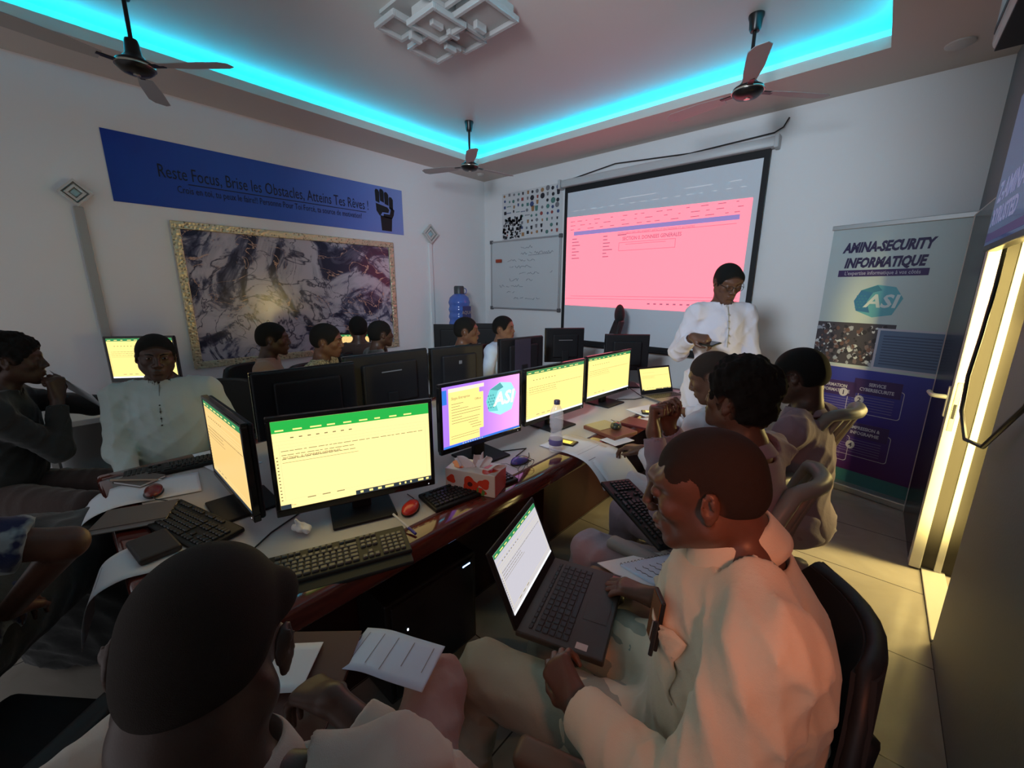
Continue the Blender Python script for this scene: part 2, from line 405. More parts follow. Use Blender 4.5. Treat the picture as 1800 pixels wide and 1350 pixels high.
def hair_mat_for(skin, base):
    k = (skin.name, base.name)
    if k not in HAIRM:
        m = base.copy(); m.name = base.name+'_fading'; nt = m.node_tree; b = nt.nodes['Principled BSDF']; at = nt.nodes.new('ShaderNodeAttribute'); at.attribute_name = 'hair_growth'
        mx = nt.nodes.new('ShaderNodeMix'); mx.data_type = 'RGBA'; mx.inputs[6].default_value = skin.node_tree.nodes['Principled BSDF'].inputs['Base Color'].default_value; mx.inputs[7].default_value = b.inputs['Base Color'].default_value
        nt.links.new(at.outputs['Fac'], mx.inputs[0]); nt.links.new(mx.outputs[2], b.inputs['Base Color']); HAIRM[k] = m
    return HAIRM[k]
def density(sdf, P, w):
    """how thick the hair grows: thin near the hairline, full inside"""
    d = np.full(len(P), 1.0)
    for o in sdf.ops:
        if o[6]:
            c, r, R_ = o[1], o[2], o[3]; q = (P-c) @ R_; k0 = np.sqrt(((q/r)**2).sum(1)); k1 = np.sqrt(((q/r**2)**2).sum(1))+1e-9
            d = np.minimum(d, k0*(k0-1)/k1)
    return np.clip(d/w, 0, 1)
def person(label, pelvis, face, hc=None, lean=.1, roll=0, head=(0, 0, 0), L=None, R=None, legs=None, skin=None, shirt=None, trousers=None,
           h=.006, hs=.007, hair=None, hairmat=None, eyes=False, collar='band', kaftan=0, seed=1, bulk=1.0, amp=.006, sleeve=1.0, neckfwd=.035,
           glasses=False, stand=False, hunch=0, headoff=(0, 0, 0), cuffcut=None, short=False, jaw=1.0, full=1.0, hs_extra=None, vscale=1.0, name='person', neck_r=.054, fade=.014, spine=.52, shw=.185):
    """face: heading in degrees (0 = +Y, counter-clockwise); L/R: dict(p=wrist, d=finger dir, n=back-of-hand normal, pole=elbow side, curl)"""
    skin = skin or SK1; a = math.radians(face)
    f = V(-math.sin(a), math.cos(a), 0); l = V(0, 0, 1).cross(f)
    B = Matrix.Rotation(roll, 3, f) @ Matrix.Rotation(-lean, 3, V(0, 0, 1).cross(f)*-1)
    up = B @ V(0, 0, 1); fw = B @ f; le = B @ l
    hy, hp, hr = [math.radians(x) for x in head]
    hf = Matrix.Rotation(hy, 3, 'Z') @ f
    if hc is not None: P = V(*hc)-(up*(spine+.085)-fw*.01+f*hunch+V(0, 0, .075)+f*neckfwd+hf*.012+V(*headoff))
    else: P = V(*pelvis)
    N = P+up*spine-fw*.01+f*hunch
    root = empty(name, V(P.x, P.y, 0), label, 'person')
    HM = Matrix.Rotation(hp, 3, V(0, 0, 1).cross(hf)) @ Matrix.Rotation(hr, 3, hf)
    hy_ = HM @ hf; hz = HM @ V(0, 0, 1); hx = hy_.cross(hz)
    Hc = N+up*.085+V(0, 0, .075)+f*neckfwd+hf*.012+V(*headoff)
    HM4 = frame(Hc, hx, hy_, hz) @ Matrix.Diagonal((vscale, vscale, vscale, 1))
    sh = {+1: N+le*shw-up*.045, -1: N-le*shw-up*.045}
    b = SDF(); sw = SDF(); bk = bulk
    RT = np.array([[le.x, fw.x, up.x], [le.y, fw.y, up.y], [le.z, fw.z, up.z]])
    def torso(s, o, kk=.05):
        s.ell(N-up*.20+fw*.015, (.165*bk+o, .115*bk+o, .21+o), RT, k=kk)
        s.ell(P+up*.13+fw*.02*bk, (.150*bk+o, .118*bk+o, .17+o), RT, k=kk)
        s.ell(P+up*.0, (.170*bk+o, .125*bk+o, .12+o), RT, k=kk)
        for q in (1, -1):
            s.cone(N-up*.055+le*q*.05, sh[q], .060+o, .056+o, k=.04)
            s.cone(N+up*.025+le*q*.01-fw*.005, sh[q]+up*.012, .045+o, .042+o, k=.03)
    torso(b, -.012); torso(sw, .006)
    # head
    head_sdf(b, HM4, N-up*.03, nr=neck_r, jaw=jaw, full=full)
    arms = {}
    for q, spec in ((1, L), (-1, R)):
        if spec is None: spec = dict(p=P+l*q*.22+f*.28+V(0, 0, .12), d=f, n=(0, 0, 1))
        w = V(*spec['p']); pole = V(*spec['pole']) if 'pole' in spec else l*q*.5-V(0, 0, 1)-f*.3
        el, w = ik(sh[q], w, .29, .265, pole); d = V(*spec['d']).normalized(); arms[q] = (sh[q], el, w)
        if 'el' in spec: el = V(*spec['el'])
        b.cone(sh[q], el, .046, .036, k=.02); b.cone(el, w, .037, .0255, k=.015); b.cone(w, w+d*.015, .0255, .024, k=.01)
        hand_sdf(b, w, d, spec['n'], side=spec.get('side', q)*1, curl=spec.get('curl', .45), thumb=spec.get('thumb', .4), curls=spec.get('curls'))
        r = .058*sleeve; r2 = .046*sleeve; t = spec.get('cuff', .88)
        if short: e2 = sh[q]+(el-sh[q])*.8; sw.cone(sh[q], e2, .062*sleeve, .062*sleeve, k=.04); sw.half(e2, el-sh[q], .12)
        else:
            sw.cone(sh[q]-up*.006, el, .060*min(sleeve, 1.1), .053*sleeve, k=.035); ce = el+(w-el)*t
            sw.cone(el, ce, .052*sleeve, .040+.012*(sleeve-1)*3, k=.03)
            sw.half(ce+(w-el).normalized()*.012, w-el, .075); sw.cone(ce-(w-el)*.0, w+d*.03, .0315, .0315, k=.004, sub=True)
    # legs
    hip = {q: P+l*q*.09 for q in (1, -1)}; K = {}
    if legs is None: legs = {}
    for q, nm in ((1, 'L'), (-1, 'R')):
        if stand: kn = hip[q]+V(0, 0, -.44)+f*.03+l*q*.02; an = V(hip[q].x, hip[q].y, .09)+l*q*.03
        else: kn = P+l*q*.19+f*.44+V(0, 0, .015); an = V(kn.x, kn.y, .10)+f*.02
        if nm in legs: kn = V(*legs[nm][0]); an = V(*legs[nm][1])
        K[q] = (kn, an)
    tr = SDF(); tr.ell(P, (.172*bk, .13*bk, .115), RT, k=.05)
    for q in (1, -1):
        kn, an = K[q]; b.cone(hip[q], kn, .075, .05, k=.03); b.cone(kn, an, .048, .036, k=.02)
        b.ell(an+f*.06-V(0, 0, .05), (.045, .12, .035), np.array([[l.x, f.x, 0], [l.y, f.y, 0], [l.z, f.z, 1]]), k=.02)
        tr.cone(hip[q], kn, .096*bk, .074, k=.04); tr.cone(kn, an, .072, .060, k=.03); tr.half(an+V(0, 0, .01), (0, 0, -1), .1)
    shoes = []
    for q in (1, -1):
        fm = SDF(); shoes.append(fm); kn, an = K[q]; fm.ell(an+f*.055-V(0, 0, .045), (.05, .135, .043), np.array([[l.x, f.x, 0], [l.y, f.y, 0], [l.z, f.z, 1]]), k=.02); fm.half(an-V(0, 0, .088), (0, 0, -1), .2)
    # shirt: hem, collar
    if kaftan:
        if stand:
            sw.cone(P+V(0, 0, -.02), P+V(0, 0, -kaftan), .15*bk, .19, k=.06)
            for q in (1, -1): sw.cone(hip[q], K[q][0]-V(0, 0, kaftan-.46), .12, .14, k=.05)
            sw.half(P-V(0, 0, kaftan), (0, 0, -1), .4)
        else:
            for q in (1, -1):
                kn = K[q][0]; sw.cone(hip[q], hip[q]+(kn-hip[q])*kaftan, .108*bk, .094, k=.05)
    nk = (Hc-hy_*.0-N).normalized(); nk = (nk+up*1.2).normalized()
    ch = {'band': .034, 'none': .0, 'point': .034}[collar]
    sw.cone(N-nk*.04, N+nk*.03, .078, .068, k=.02)
    sw.half(N+nk*ch+fw*.0, nk*1.0-fw*.25 if collar != 'none' else nk-fw*.35, .112)
    sw.cone(N-nk*.02, N+nk*.12, neck_r+.010, neck_r+.012, k=.004, sub=True)
    if hs_extra: hs_extra(sw, locals())
    def calm(fn):
        q = [V(*w_) for w_ in (N+nk*.02, arms[1][2], arms[-1][2])]
        def g(x, y, z):
            d = np.minimum.reduce([np.sqrt((x-c.x)**2+(y-c.y)**2+(z-c.z)**2)-(.10 if i == 0 else .05) for i, c in enumerate(q)]); return fn(x, y, z)*np.clip(d/.10, 0, 1)
        return g
    bo = mesh_np('body', b.mesh(h), skin, root)
    so = mesh_np('shirt' if not kaftan else 'tunic', sw.mesh(hs, noise=calm(cloth_noise(seed, amp))), shirt, root)
    to = mesh_np('trousers', tr.mesh(max(hs, .009), noise=cloth_noise(seed+50, amp)), trousers or shirt, root)
    for fm in shoes: mesh_np('shoe', fm.mesh(.01), SHOE, root)
    hk = dict(t=.003); hk.update(hair or {})
    rg = np.random.RandomState(seed+9); hn = None
    if hk.get('vol', 0):
        kk = [rg.normal(size=3)*85 for _ in range(6)]+[rg.normal(size=3)*190 for _ in range(6)]
        ph = rg.uniform(0, 6, 12)
        hn = lambda x, y, z: .0016*sum(np.sin(x*q[0]+y*q[1]+z*q[2]+p) for q, p in zip(kk, ph))
    hsd = hair_sdf(HM4, **hk); PF = hsd.mesh(min(h, .004 if hk['t'] < .003 else .005), noise=hn)
    ho = mesh_np('hair', PF, hair_mat_for(skin, hairmat or HAIR), root); at = ho.data.attributes.new('hair_growth', 'FLOAT', 'POINT')
    at.data.foreach_set('value', density(hsd, PF[0], fade).astype(np.float32))
    if eyes:
        for q in (-1, 1):
            e = MB(); e.lathe([(.0001, -.0118)]+[(.0118*math.cos(x), .0118*math.sin(x)) for x in np.linspace(-1.5, 1.5, 12)]+[(.0001, .0118)], 20, HM4 @ T(q*.0315, .0795, .0085) @ Matrix.Diagonal((1.1, 1, .42, 1))); eo = e.build('eye', EYEW, root, True)
            p = MB(); p.lathe([(.0001, .0100), (.0052, .0105), (.0048, .0118), (.0001, .0124)], 16, HM4 @ T(q*.0315, .0795, .0080) @ Matrix.Diagonal((1, 1, .9, 1)) @ RX(-PI/2+.05)); p.build('pupil', PUPIL, eo, True)
            bb = MB(); bb.tube([HM4 @ V(q*.012, .094, .024), HM4 @ V(q*.028, .0935, .031), HM4 @ V(q*.046, .079, .028)], [.0022, .003, .0012], 8); bb.build('eyebrow', HAIR, root, True)
    if glasses:
        g = MB()
        for q in (-1, 1):
            g.tube([HM4 @ V(q*.033+.023*math.cos(t), .106-.004*abs(math.cos(t)), .004+.017*math.sin(t)) for t in np.linspace(0, 2*PI, 17)[:-1]], .0015, 6, closed=True)
            g.tube([HM4 @ V(q*.056, .103, .010), HM4 @ V(q*.079, .05, .012), HM4 @ V(q*.083, -.01, .014), HM4 @ V(q*.083, -.03, -.004)], .0017, 6)
        g.tube([HM4 @ V(-.010, .106, .008), HM4 @ V(0, .110, .011), HM4 @ V(.010, .106, .008)], .0015, 6)
        g.build('eyeglasses', BLACKM, root, True)
    root['_'] = 0; del root['_']
    info = dict(root=root, N=N, Hc=Hc, HM=HM4, sh=sh, arms=arms, P=P, f=f, l=l, up=up, fw=fw, le=le, K=K, nk=nk)
    return info

# ---------------------------------------------------------------- room shell
XL, XR, YB, YF, H, HT = -4.46, .42, 4.42, -1.7, 3.1, 3.27
CX0, CX1, CY0, CY1 = -3.93, -.19, -1.2, 3.80          # opening of the ceiling tray
WALL = mat('wall_paint', (.76, .76, .77), rough=.55, bump=(60, .12, .002), spec=.3)
CEIL = mat('ceiling_paint', (.58, .52, .47), rough=.6, bump=(40, .1, .002), spec=.3)
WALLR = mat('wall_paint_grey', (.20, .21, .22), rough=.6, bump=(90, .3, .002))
def struct(o): o['kind'] = 'structure'; return o
FL = mat('floor_tile', (.42, .38, .33), rough=.16, spec=.5); nt = FL.node_tree; b = nt.nodes['Principled BSDF']
vary(FL, 2.2, (.27, .245, .21), (.36, .33, .285), .3, .7, 6, dist=1.5)
tc = nt.nodes.new('ShaderNodeTexCoord'); br = nt.nodes.new('ShaderNodeTexBrick'); br.offset = 0; br.inputs['Scale'].default_value = 1
br.inputs['Brick Width'].default_value = .6; br.inputs['Row Height'].default_value = .6; br.inputs['Mortar Size'].default_value = .003
mp = nt.nodes.new('ShaderNodeMapping'); mp.inputs['Location'].default_value = (.18, .1, 0)
nt.links.new(tc.outputs['Object'], mp.inputs[0]); nt.links.new(mp.outputs[0], br.inputs['Vector'])
mx = nt.nodes.new('ShaderNodeMix'); mx.data_type = 'RGBA'; src = b.inputs['Base Color'].links[0].from_socket
nt.links.new(br.outputs['Fac'], mx.inputs[0]); nt.links.new(src, mx.inputs[6]); mx.inputs[7].default_value = (.05, .045, .04, 1)
nt.links.new(mx.outputs[2], b.inputs['Base Color'])
struct(MB().box((XL-.15, YF, -.12), (XR+.9, YB+.15, 0)).build('floor', FL))
struct(MB().box((XL-.15, YF, 0), (XL, YB+.15, HT+.1)).build('wall_left', WALL))
struct(MB().box((XL, YB, 0), (XR+.9, YB+.15, HT+.1)).build('wall_back', WALL))
DY0, DY1, DZ = 2.46, 4.02, 2.12                        # doorway in the right wall
m = MB().box((XR, YF, 0), (XR+.16, DY0, H)); m.box((XR, DY1, 0), (XR+.16, YB, H)); m.box((XR, DY0, DZ), (XR+.16, DY1, H))
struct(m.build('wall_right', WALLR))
m = MB()
m.box((XL, YF, H), (CX0, YB, H+.07)); m.box((CX1, YF, H), (XR+.9, YB, H+.07)); m.box((CX0, CY1, H), (CX1, YB, H+.07)); m.box((CX0, YF, H), (CX1, CY0, H+.07))
m.box((CX0-.16, CY0-.16, HT), (CX1+.16, CY1+.16, HT+.05))
m.box((CX0-.22, CY0-.2, H+.07), (CX0-.15, CY1+.2, HT)); m.box((CX1+.15, CY0-.2, H+.07), (CX1+.22, CY1+.2, HT))
m.box((CX0-.2, CY1+.15, H+.07), (CX1+.2, CY1+.22, HT)); m.box((CX0-.2, CY0-.22, H+.07), (CX1+.2, CY0-.15, HT))
struct(m.build('ceiling', CEIL))
LED = mat('led_cyan', (0, 0, 0), emit=(0.0, .60, 1.0), es=LED_S)
for (a, b_, n) in (((CX0-.147, CY0, H+.071), (CX0-.125, CY1+.13, H+.082), 'left wall side'), ((CX0-.12, CY1+.125, H+.071), (CX1+.12, CY1+.147, H+.082), 'projection wall side'), ((CX1+.125, CY0, H+.071), (CX1+.147, CY1+.13, H+.082), 'door side')):
    tag(MB().box(a, b_).build('led_strip', LED), 'glowing cyan led strip tucked in the ceiling tray, '+n, 'led strip', 'cyan strips of the ceiling tray')
# ceiling fans (small hub, blades at rest)
FANM = mat('fan_black', (.018, .015, .014), rough=.3, metal=.4); FANB = mat('fan_blade', (.36, .34, .33), rough=.45); FRING = mat('fan_ring', (.55, .5, .42), rough=.25, metal=.8)
def make_fan(lab):
    e = empty('ceiling_fan', (0, 0, 0), lab, 'ceiling fan', 'black ceiling fans')
    MB().lathe([(.0, 0), (.045, 0), (.045, -.012), (.038, -.03), (.034, -.075), (.026, -.09), (.0, -.092)][::-1]).build('canopy', FANM, e, True)
    MB().tube([(0, 0, -.08), (0, 0, -.30)], .011, 12).build('rod', FANM, e, True)
    MB().lathe([(.0, -.285), (.030, -.285), (.034, -.30), (.040, -.36), (.062, -.385), (.088, -.400), (.094, -.418), (.086, -.436), (.066, -.452), (.03, -.460), (.0, -.461)][::-1], 32).build('motor', FANM, e, 60)
    MB().lathe([(.090, -.414), (.0955, -.414), (.0965, -.419), (.0955, -.424), (.090, -.424)], 32).build('trim_ring', FRING, e, True)
    MB().lathe([(.0, -.459), (.018, -.459), (.018, -.465), (.0, -.467)][::-1], 16).build('cap', FRING, e, True)
    for k in range(3):
        M = RZ(k*2*PI/3+.5) @ T(0, 0, -.418)
        m = MB().box((.07, -.018, -.003), (.17, .018, .003), M)
        bl = m.build('blade_arm', FANM, e)
        M2 = M @ RX(.18); pts = [(.15, -.045), (.30, -.058), (.52, -.060), (.56, -.03), (.56, .03), (.52, .055), (.30, .052), (.15, .03)]
        MB().prism(pts, -.0015, .0015, M2).build('blade', FANB, e)
    return e
f0 = make_fan('black ceiling fan hub nearest the camera, above the blue banner'); f0.location = (-3.42, .57, HT); f0.rotation_euler.z = .2
f1 = copy_tree(f0); f1.location = (-3.40, 3.16, HT); f1.rotation_euler.z = .9; f1['label'] = 'black ceiling fan in the far corner where the cyan lines meet'
f2 = copy_tree(f0); f2.location = (-.84, 3.22, HT); f2.rotation_euler.z = .35; f2['label'] = 'black ceiling fan above the right end of the projection screen'
# crystal ceiling lamp, switched off
GL = mat('lamp_acrylic', (.50, .48, .46), rough=.12, alpha=.55, spec=.6); GLW = mat('lamp_diffuser', (.36, .34, .32), rough=.3); CHR = mat('chrome', (.6, .6, .6), rough=.15, metal=1)
e = empty('ceiling_light', (-2.33, 1.85, HT), 'unlit square crystal ceiling light made of overlapping clear frames', 'ceiling light'); lamp_root = e
MB().box((-2.60, 1.62, HT-.02), (-2.06, 2.20, HT)).build('base_plate', GLW, e)
for i, (x, y, w, z) in enumerate(((-2.68, 1.62, .24, .05), (-2.68, 1.90, .30, .075), (-2.40, 1.70, .30, .095), (-2.14, 1.58, .26, .055), (-2.14, 1.88, .34, .08), (-2.42, 2.04, .24, .06))):
    m = MB(); z0, z1 = HT-z-.022, HT-z+.01; t = .028
    m.rbox((x, y, z0), (x+w, y+t, z1), .004); m.rbox((x, y+w-t, z0), (x+w, y+w, z1), .004); m.rbox((x, y+t, z0), (x+t, y+w-t, z1), .004); m.rbox((x+w-t, y+t, z0), (x+w, y+w-t, z1), .004)
    fr = m.build('acrylic_frame', GL, e)
    MB().rbox((x+t, y+t, HT-z+.002), (x+w-t, y+w-t, HT-.015), .004).build('diffuser', GLW, fr)
for x, y in ((-2.5, 1.85), (-2.25, 1.85), (-2.25, 2.0), (-2.4, 2.1), (-2.05, 2.08)): MB().rbox((x-.02, y-.05, HT-.12), (x+.02, y+.05, HT-.075), .006).build('crystal', GL, e)
lamp_root.scale = (.86, .86, 1)
SMK = mat('detector_white', (.5, .48, .45), rough=.5)
tag(MB().lathe([(.0, -.03), (.035, -.028), (.05, -.012), (.052, 0), (.0, 0)], 24, T(-4.2, 4.1, H)).build('smoke_detector', SMK, None, True), 'small round white detector on the ceiling in the far corner', 'smoke detector')
tag(MB().lathe([(.0, -.02), (.05, -.018), (.07, -.008), (.072, 0), (.0, 0)], 28, T(.13, 4.02, H)).build('recessed_spotlight', SMK, None, True), 'round unlit spotlight in the ceiling above the roll-up banner', 'spotlight')
# ---------------------------------------------------------------- left wall: banner, mural, sconces
def wallM_left(y, z, off=.002): return frame((XL+off, y, z), (0, 1, 0), (0, 0, 1))        # local x = +Y (to the right), y = up, z = out
def wallM_back(x, z, off=.002): return frame((x, YB-off, z), (1, 0, 0), (0, 0, 1))
text_y0 = .76
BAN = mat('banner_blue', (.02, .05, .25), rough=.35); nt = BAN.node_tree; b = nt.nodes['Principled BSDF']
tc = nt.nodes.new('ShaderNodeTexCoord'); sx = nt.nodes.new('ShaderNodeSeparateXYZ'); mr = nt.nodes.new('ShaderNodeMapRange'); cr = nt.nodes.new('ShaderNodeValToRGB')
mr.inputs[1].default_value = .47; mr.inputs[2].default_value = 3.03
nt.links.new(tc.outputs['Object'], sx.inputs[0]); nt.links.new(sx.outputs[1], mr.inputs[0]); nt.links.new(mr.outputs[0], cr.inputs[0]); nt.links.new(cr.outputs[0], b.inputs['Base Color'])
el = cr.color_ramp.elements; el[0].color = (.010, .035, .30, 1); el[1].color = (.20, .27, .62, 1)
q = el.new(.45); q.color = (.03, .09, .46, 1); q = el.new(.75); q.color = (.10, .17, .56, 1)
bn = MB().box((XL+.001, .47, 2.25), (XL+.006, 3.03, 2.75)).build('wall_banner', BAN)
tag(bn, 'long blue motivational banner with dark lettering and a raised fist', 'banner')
INK = mat('ink_navy', (.006, .008, .03), rough=.5); INKB = mat('ink_black', (.004, .004, .006), rough=.5)
text('lettering', 'Reste Focus, Brise les Obstacles, Atteins Tes Rêves !', .142, INK, wallM_left(.76, 2.475, .008), bn, 'LEFT', sx=.60)
text('lettering', 'Crois en toi, tu peux le faire!! Personne Pour Toi Forcé, ta source de motivation!', .078, INK, wallM_left(.87, 2.375, .008), bn, 'LEFT', sx=.63)
MB().box((XL+.006, .95, 2.445), (XL+.0075, 2.55, 2.452)).build('underline', INK, bn)
# raised fist: local coordinates 1 unit = fist height
M = wallM_left(2.80, 2.275, .008) @ Matrix.Diagonal((.46, .50, 1, 1)); m = MB()
m.prism([(-.14, 0), (.14, 0), (.17, .30), (-.16, .33)], 0, .001, M)
for k in range(4):
    x = -.27+k*.125; y = .66+[.18, .20, .15, .06][k]
    m.prism([(x, y-.22), (x+.105, y-.25), (x+.115, y-.02), (x+.08, y+.03), (x+.02, y+.04), (x-.005, y)], 0, .001, M)
m.prism([(-.27, .58), (.05, .52), (.10, .47), (.07, .40), (-.10, .40), (-.17, .31), (-.26, .42)], 0, .001, M)
m.prism([(.12, .54), (.25, .48), (.22, .36), (.17, .28), (-.08, .30), (-.06, .37), (.11, .37), (.14, .46)], 0, .001, M)
m.build('fist_print', INKB, bn)
# marble mural
MU = mat('marble_mural', (.4, .4, .45), rough=.2, spec=.5); nt = MU.node_tree; b = nt.nodes['Principled BSDF']
tc = nt.nodes.new('ShaderNodeTexCoord'); mp = nt.nodes.new('ShaderNodeMapping'); mp.inputs['Scale'].default_value = (1, 1, 1.25); mp.inputs['Rotation'].default_value = (-.55, 0, 0)
n1 = nt.nodes.new('ShaderNodeTexNoise'); n1.inputs['Scale'].default_value = 1.5; n1.inputs['Detail'].default_value = 9; n1.inputs['Distortion'].default_value = 2.2; n1.inputs['Roughness'].default_value = .58
n2 = nt.nodes.new('ShaderNodeTexNoise'); n2.inputs['Scale'].default_value = 1.05; n2.inputs['Detail'].default_value = 7; n2.inputs['Distortion'].default_value = 3.0
n3 = nt.nodes.new('ShaderNodeTexNoise'); n3.inputs['Scale'].default_value = 2.6; n3.inputs['Detail'].default_value = 6; n3.inputs['Distortion'].default_value = 1.4
for q in (n1, n2, n3): nt.links.new(mp.outputs[0], q.inputs['Vector'])
nt.links.new(tc.outputs['Object'], mp.inputs[0])
def vein(src, c, w):
    s = nt.nodes.new('ShaderNodeMath'); s.operation = 'SUBTRACT'; s.inputs[1].default_value = c; a = nt.nodes.new('ShaderNodeMath'); a.operation = 'ABSOLUTE'
    r = nt.nodes.new('ShaderNodeMapRange'); r.inputs[1].default_value = 0; r.inputs[2].default_value = w; r.inputs[3].default_value = 1; r.inputs[4].default_value = 0; r.clamp = True
    nt.links.new(src, s.inputs[0]); nt.links.new(s.outputs[0], a.inputs[0]); nt.links.new(a.outputs[0], r.inputs[0]); return r.outputs[0]
def mixc(f, A, B):
    x = nt.nodes.new('ShaderNodeMix'); x.data_type = 'RGBA'
    nt.links.new(f, x.inputs[0])
    if isinstance(A, tuple): x.inputs[6].default_value = (*A, 1)
    else: nt.links.new(A, x.inputs[6])
    x.inputs[7].default_value = (*B, 1); return x.outputs[2]
cr = nt.nodes.new('ShaderNodeValToRGB'); e = cr.color_ramp.elements; e[0].position = .39; e[0].color = (.022, .026, .06, 1); e[1].position = .55; e[1].color = (.50, .48, .55, 1)
q = e.new(.445); q.color = (.12, .13, .20, 1); q = e.new(.475); q.color = (.38, .37, .44, 1)
nt.links.new(n1.outputs[0], cr.inputs[0])
c = mixc(vein(n2.outputs[0], .5, .022), cr.outputs[0], (.03, .035, .07))
c = mixc(vein(n3.outputs[0], .56, .010), c, (.06, .06, .09))
gold = nt.nodes.new('ShaderNodeMath'); gold.operation = 'MULTIPLY'; nt.links.new(vein(n3.outputs[0], .47, .008), gold.inputs[0])
g2 = nt.nodes.new('ShaderNodeMapRange'); g2.inputs[1].default_value = .50; g2.inputs[2].default_value = .44; g2.inputs[3].default_value = 0; g2.inputs[4].default_value = 1; nt.links.new(n1.outputs[0], g2.inputs[0]); nt.links.new(g2.outputs[0], gold.inputs[1])
c = mixc(gold.outputs[0], c, (.75, .5, .36)); nt.links.new(c, b.inputs['Base Color'])
GOLD = mat('frame_gold', (.50, .42, .26), rough=.35, metal=.55)
nt = GOLD.node_tree; b = nt.nodes['Principled BSDF']; tc = nt.nodes.new('ShaderNodeTexCoord'); vo = nt.nodes.new('ShaderNodeTexVoronoi'); vo.inputs['Scale'].default_value = 42
cr = nt.nodes.new('ShaderNodeValToRGB'); e = cr.color_ramp.elements; e[0].color = (.16, .13, .08, 1); e[0].position = .1; e[1].color = (.62, .55, .38, 1); e[1].position = .4
bp = nt.nodes.new('ShaderNodeBump'); bp.inputs['Distance'].default_value = .006
nt.links.new(tc.outputs['Object'], vo.inputs['Vector']); nt.links.new(vo.outputs[0], cr.inputs[0]); nt.links.new(cr.outputs[0], b.inputs['Base Color']); nt.links.new(vo.outputs[0], bp.inputs['Height']); nt.links.new(bp.outputs[0], b.inputs['Normal'])
e = empty('marble_mural', (XL, 1.81, .95), 'large glossy grey marble mural with dark and gold veins in a gold frame', 'mural')
MB().box((XL+.001, .80, .93), (XL+.014, 2.84, 2.13)).build('marble_panel', MU, e)
m = MB(); y0, y1, z0, z1, t = .78, 2.86, .91, 2.15, .062
for lo, hi in (((XL+.001, y0, z0), (XL+.03, y1, z0+t)), ((XL+.001, y0, z1-t), (XL+.03, y1, z1)), ((XL+.001, y0, z0+t), (XL+.03, y0+t, z1-t)), ((XL+.001, y1-t, z0+t), (XL+.03, y1, z1-t))): m.rbox(lo, hi, .006)
m.build('frame', GOLD, e)
# sconces
SCW = mat('sconce_white', (.55, .55, .53), rough=.3); SCG = mat('sconce_lens', (.35, .55, .6), rough=.08, spec=.8)
def make_sconce(lab):
    e = empty('wall_sconce', (0, 0, 0), lab, 'wall lamp', 'diamond wall lamps')
    def diamond(r, x0, x1, mt, nm, par, inner=0):
        m = MB(); M = frame((0, 0, 0), (0, 1, 0), (0, 0, 1))
        o = [(r, 0), (0, r), (-r, 0), (0, -r)]
        if inner:
            i = [(inner, 0), (0, inner), (-inner, 0), (0, -inner)]
            for k in range(4): m.prism([o[k], o[(k+1) % 4], i[(k+1) % 4], i[k]], x0, x1, M)
        else: m.prism(o, x0, x1, M)
        return m.build(nm, mt, par)
    diamond(.135, 0, .02, SCW, 'back_plate', e); diamond(.15, .02, .055, SCW, 'outer_frame', e, .118); diamond(.095, .02, .045, SCW, 'inner_frame', e, .06)
    diamond(.045, .02, .03, SCG, 'lens', e); return e
s0 = make_sconce('white diamond wall lamp left of the blue banner with a cyan glint'); s0.location = (XL, .27, 2.27); s0.scale = (1, .62, .62)
s1 = copy_tree(s0); s1.location = (XL, 3.41, 2.30); s1['label'] = 'white diamond wall lamp to the right of the marble mural'; s1.scale = (1, .80, .80)
TR = mat('trunking_grey', (.33, .34, .33), rough=.5)
for y, z1, lab in ((.27, 2.18, 'grey vertical cable trunking below the diamond lamp at left'), (3.41, 2.19, 'grey vertical cable trunking below the diamond lamp beside the mural')):
    tag(MB().rbox((XL, y-.028, 0), (XL+.028, y+.028, z1), .006).build('cable_trunking', TR if y < 1 else WALL), lab, 'cable trunking')
# ---------------------------------------------------------------- back wall: poster, whiteboard, projection screen
PAP = mat('paper_white', (.62, .62, .63), rough=.7); PAPB = mat('paper_bright', (.72, .74, .78), rough=.7)
po = MB().box((-4.11, YB-.004, 2.285), (-3.10, YB, 2.885)).build('logo_poster', PAP); tag(po, 'white poster crowded with small software logos above the whiteboard', 'poster')
cols = [(.02, .02, .03), (.05, .08, .2), (.3, .06, .05), (.08, .2, .18), (.18, .18, .2), (.35, .18, .08)]; mbs = [MB() for _ in cols]; rr = random.Random(3)
def shape(m, x, z, r, kind):
    M = wallM_back(x, z, .0045)
    if kind == 0: m.prism([(r*math.cos(t), r*math.sin(t)) for t in np.linspace(0, 2*PI, 13)[:-1]], 0, .001, M)
    elif kind == 1: m.prism([(-r, -r), (r, -r), (r, r), (-r, r)], 0, .001, M)
    elif kind == 2: m.prism([(-r*.8, r), (-r*.6, -r*.8), (0, -r), (r*.6, -r*.8), (r*.8, r)], 0, .001, M)
    elif kind == 3: m.prism([(r*math.cos(t), r*math.sin(t)) for t in np.linspace(0, 2*PI, 7)[:-1]], 0, .001, M)
    else:
        for k in range(4): m.prism([(-2*r+k*r, -.3*r), (-2*r+k*r+.7*r, -.3*r), (-2*r+k*r+.7*r, .3*r), (-2*r+k*r, .3*r)], 0, .001, M)
for i in range(12):
    for j in range(8):
        x = -4.06+i*.081+rr.uniform(-.012, .012); z = 2.85-j*.072+rr.uniform(-.01, .01)
        if i < 4 and j > 3: continue
        r = rr.uniform(.018, .038) if i > 5 and j < 4 else rr.uniform(.014, .024)
        if rr.random() < .9: shape(mbs[rr.choice([0, 0, 0, 1, 1, 2, 3, 4, 4, 5])], x, z, r, rr.choice([0, 1, 2, 3, 4]) if i < 6 else rr.choice([0, 0, 3, 2]))
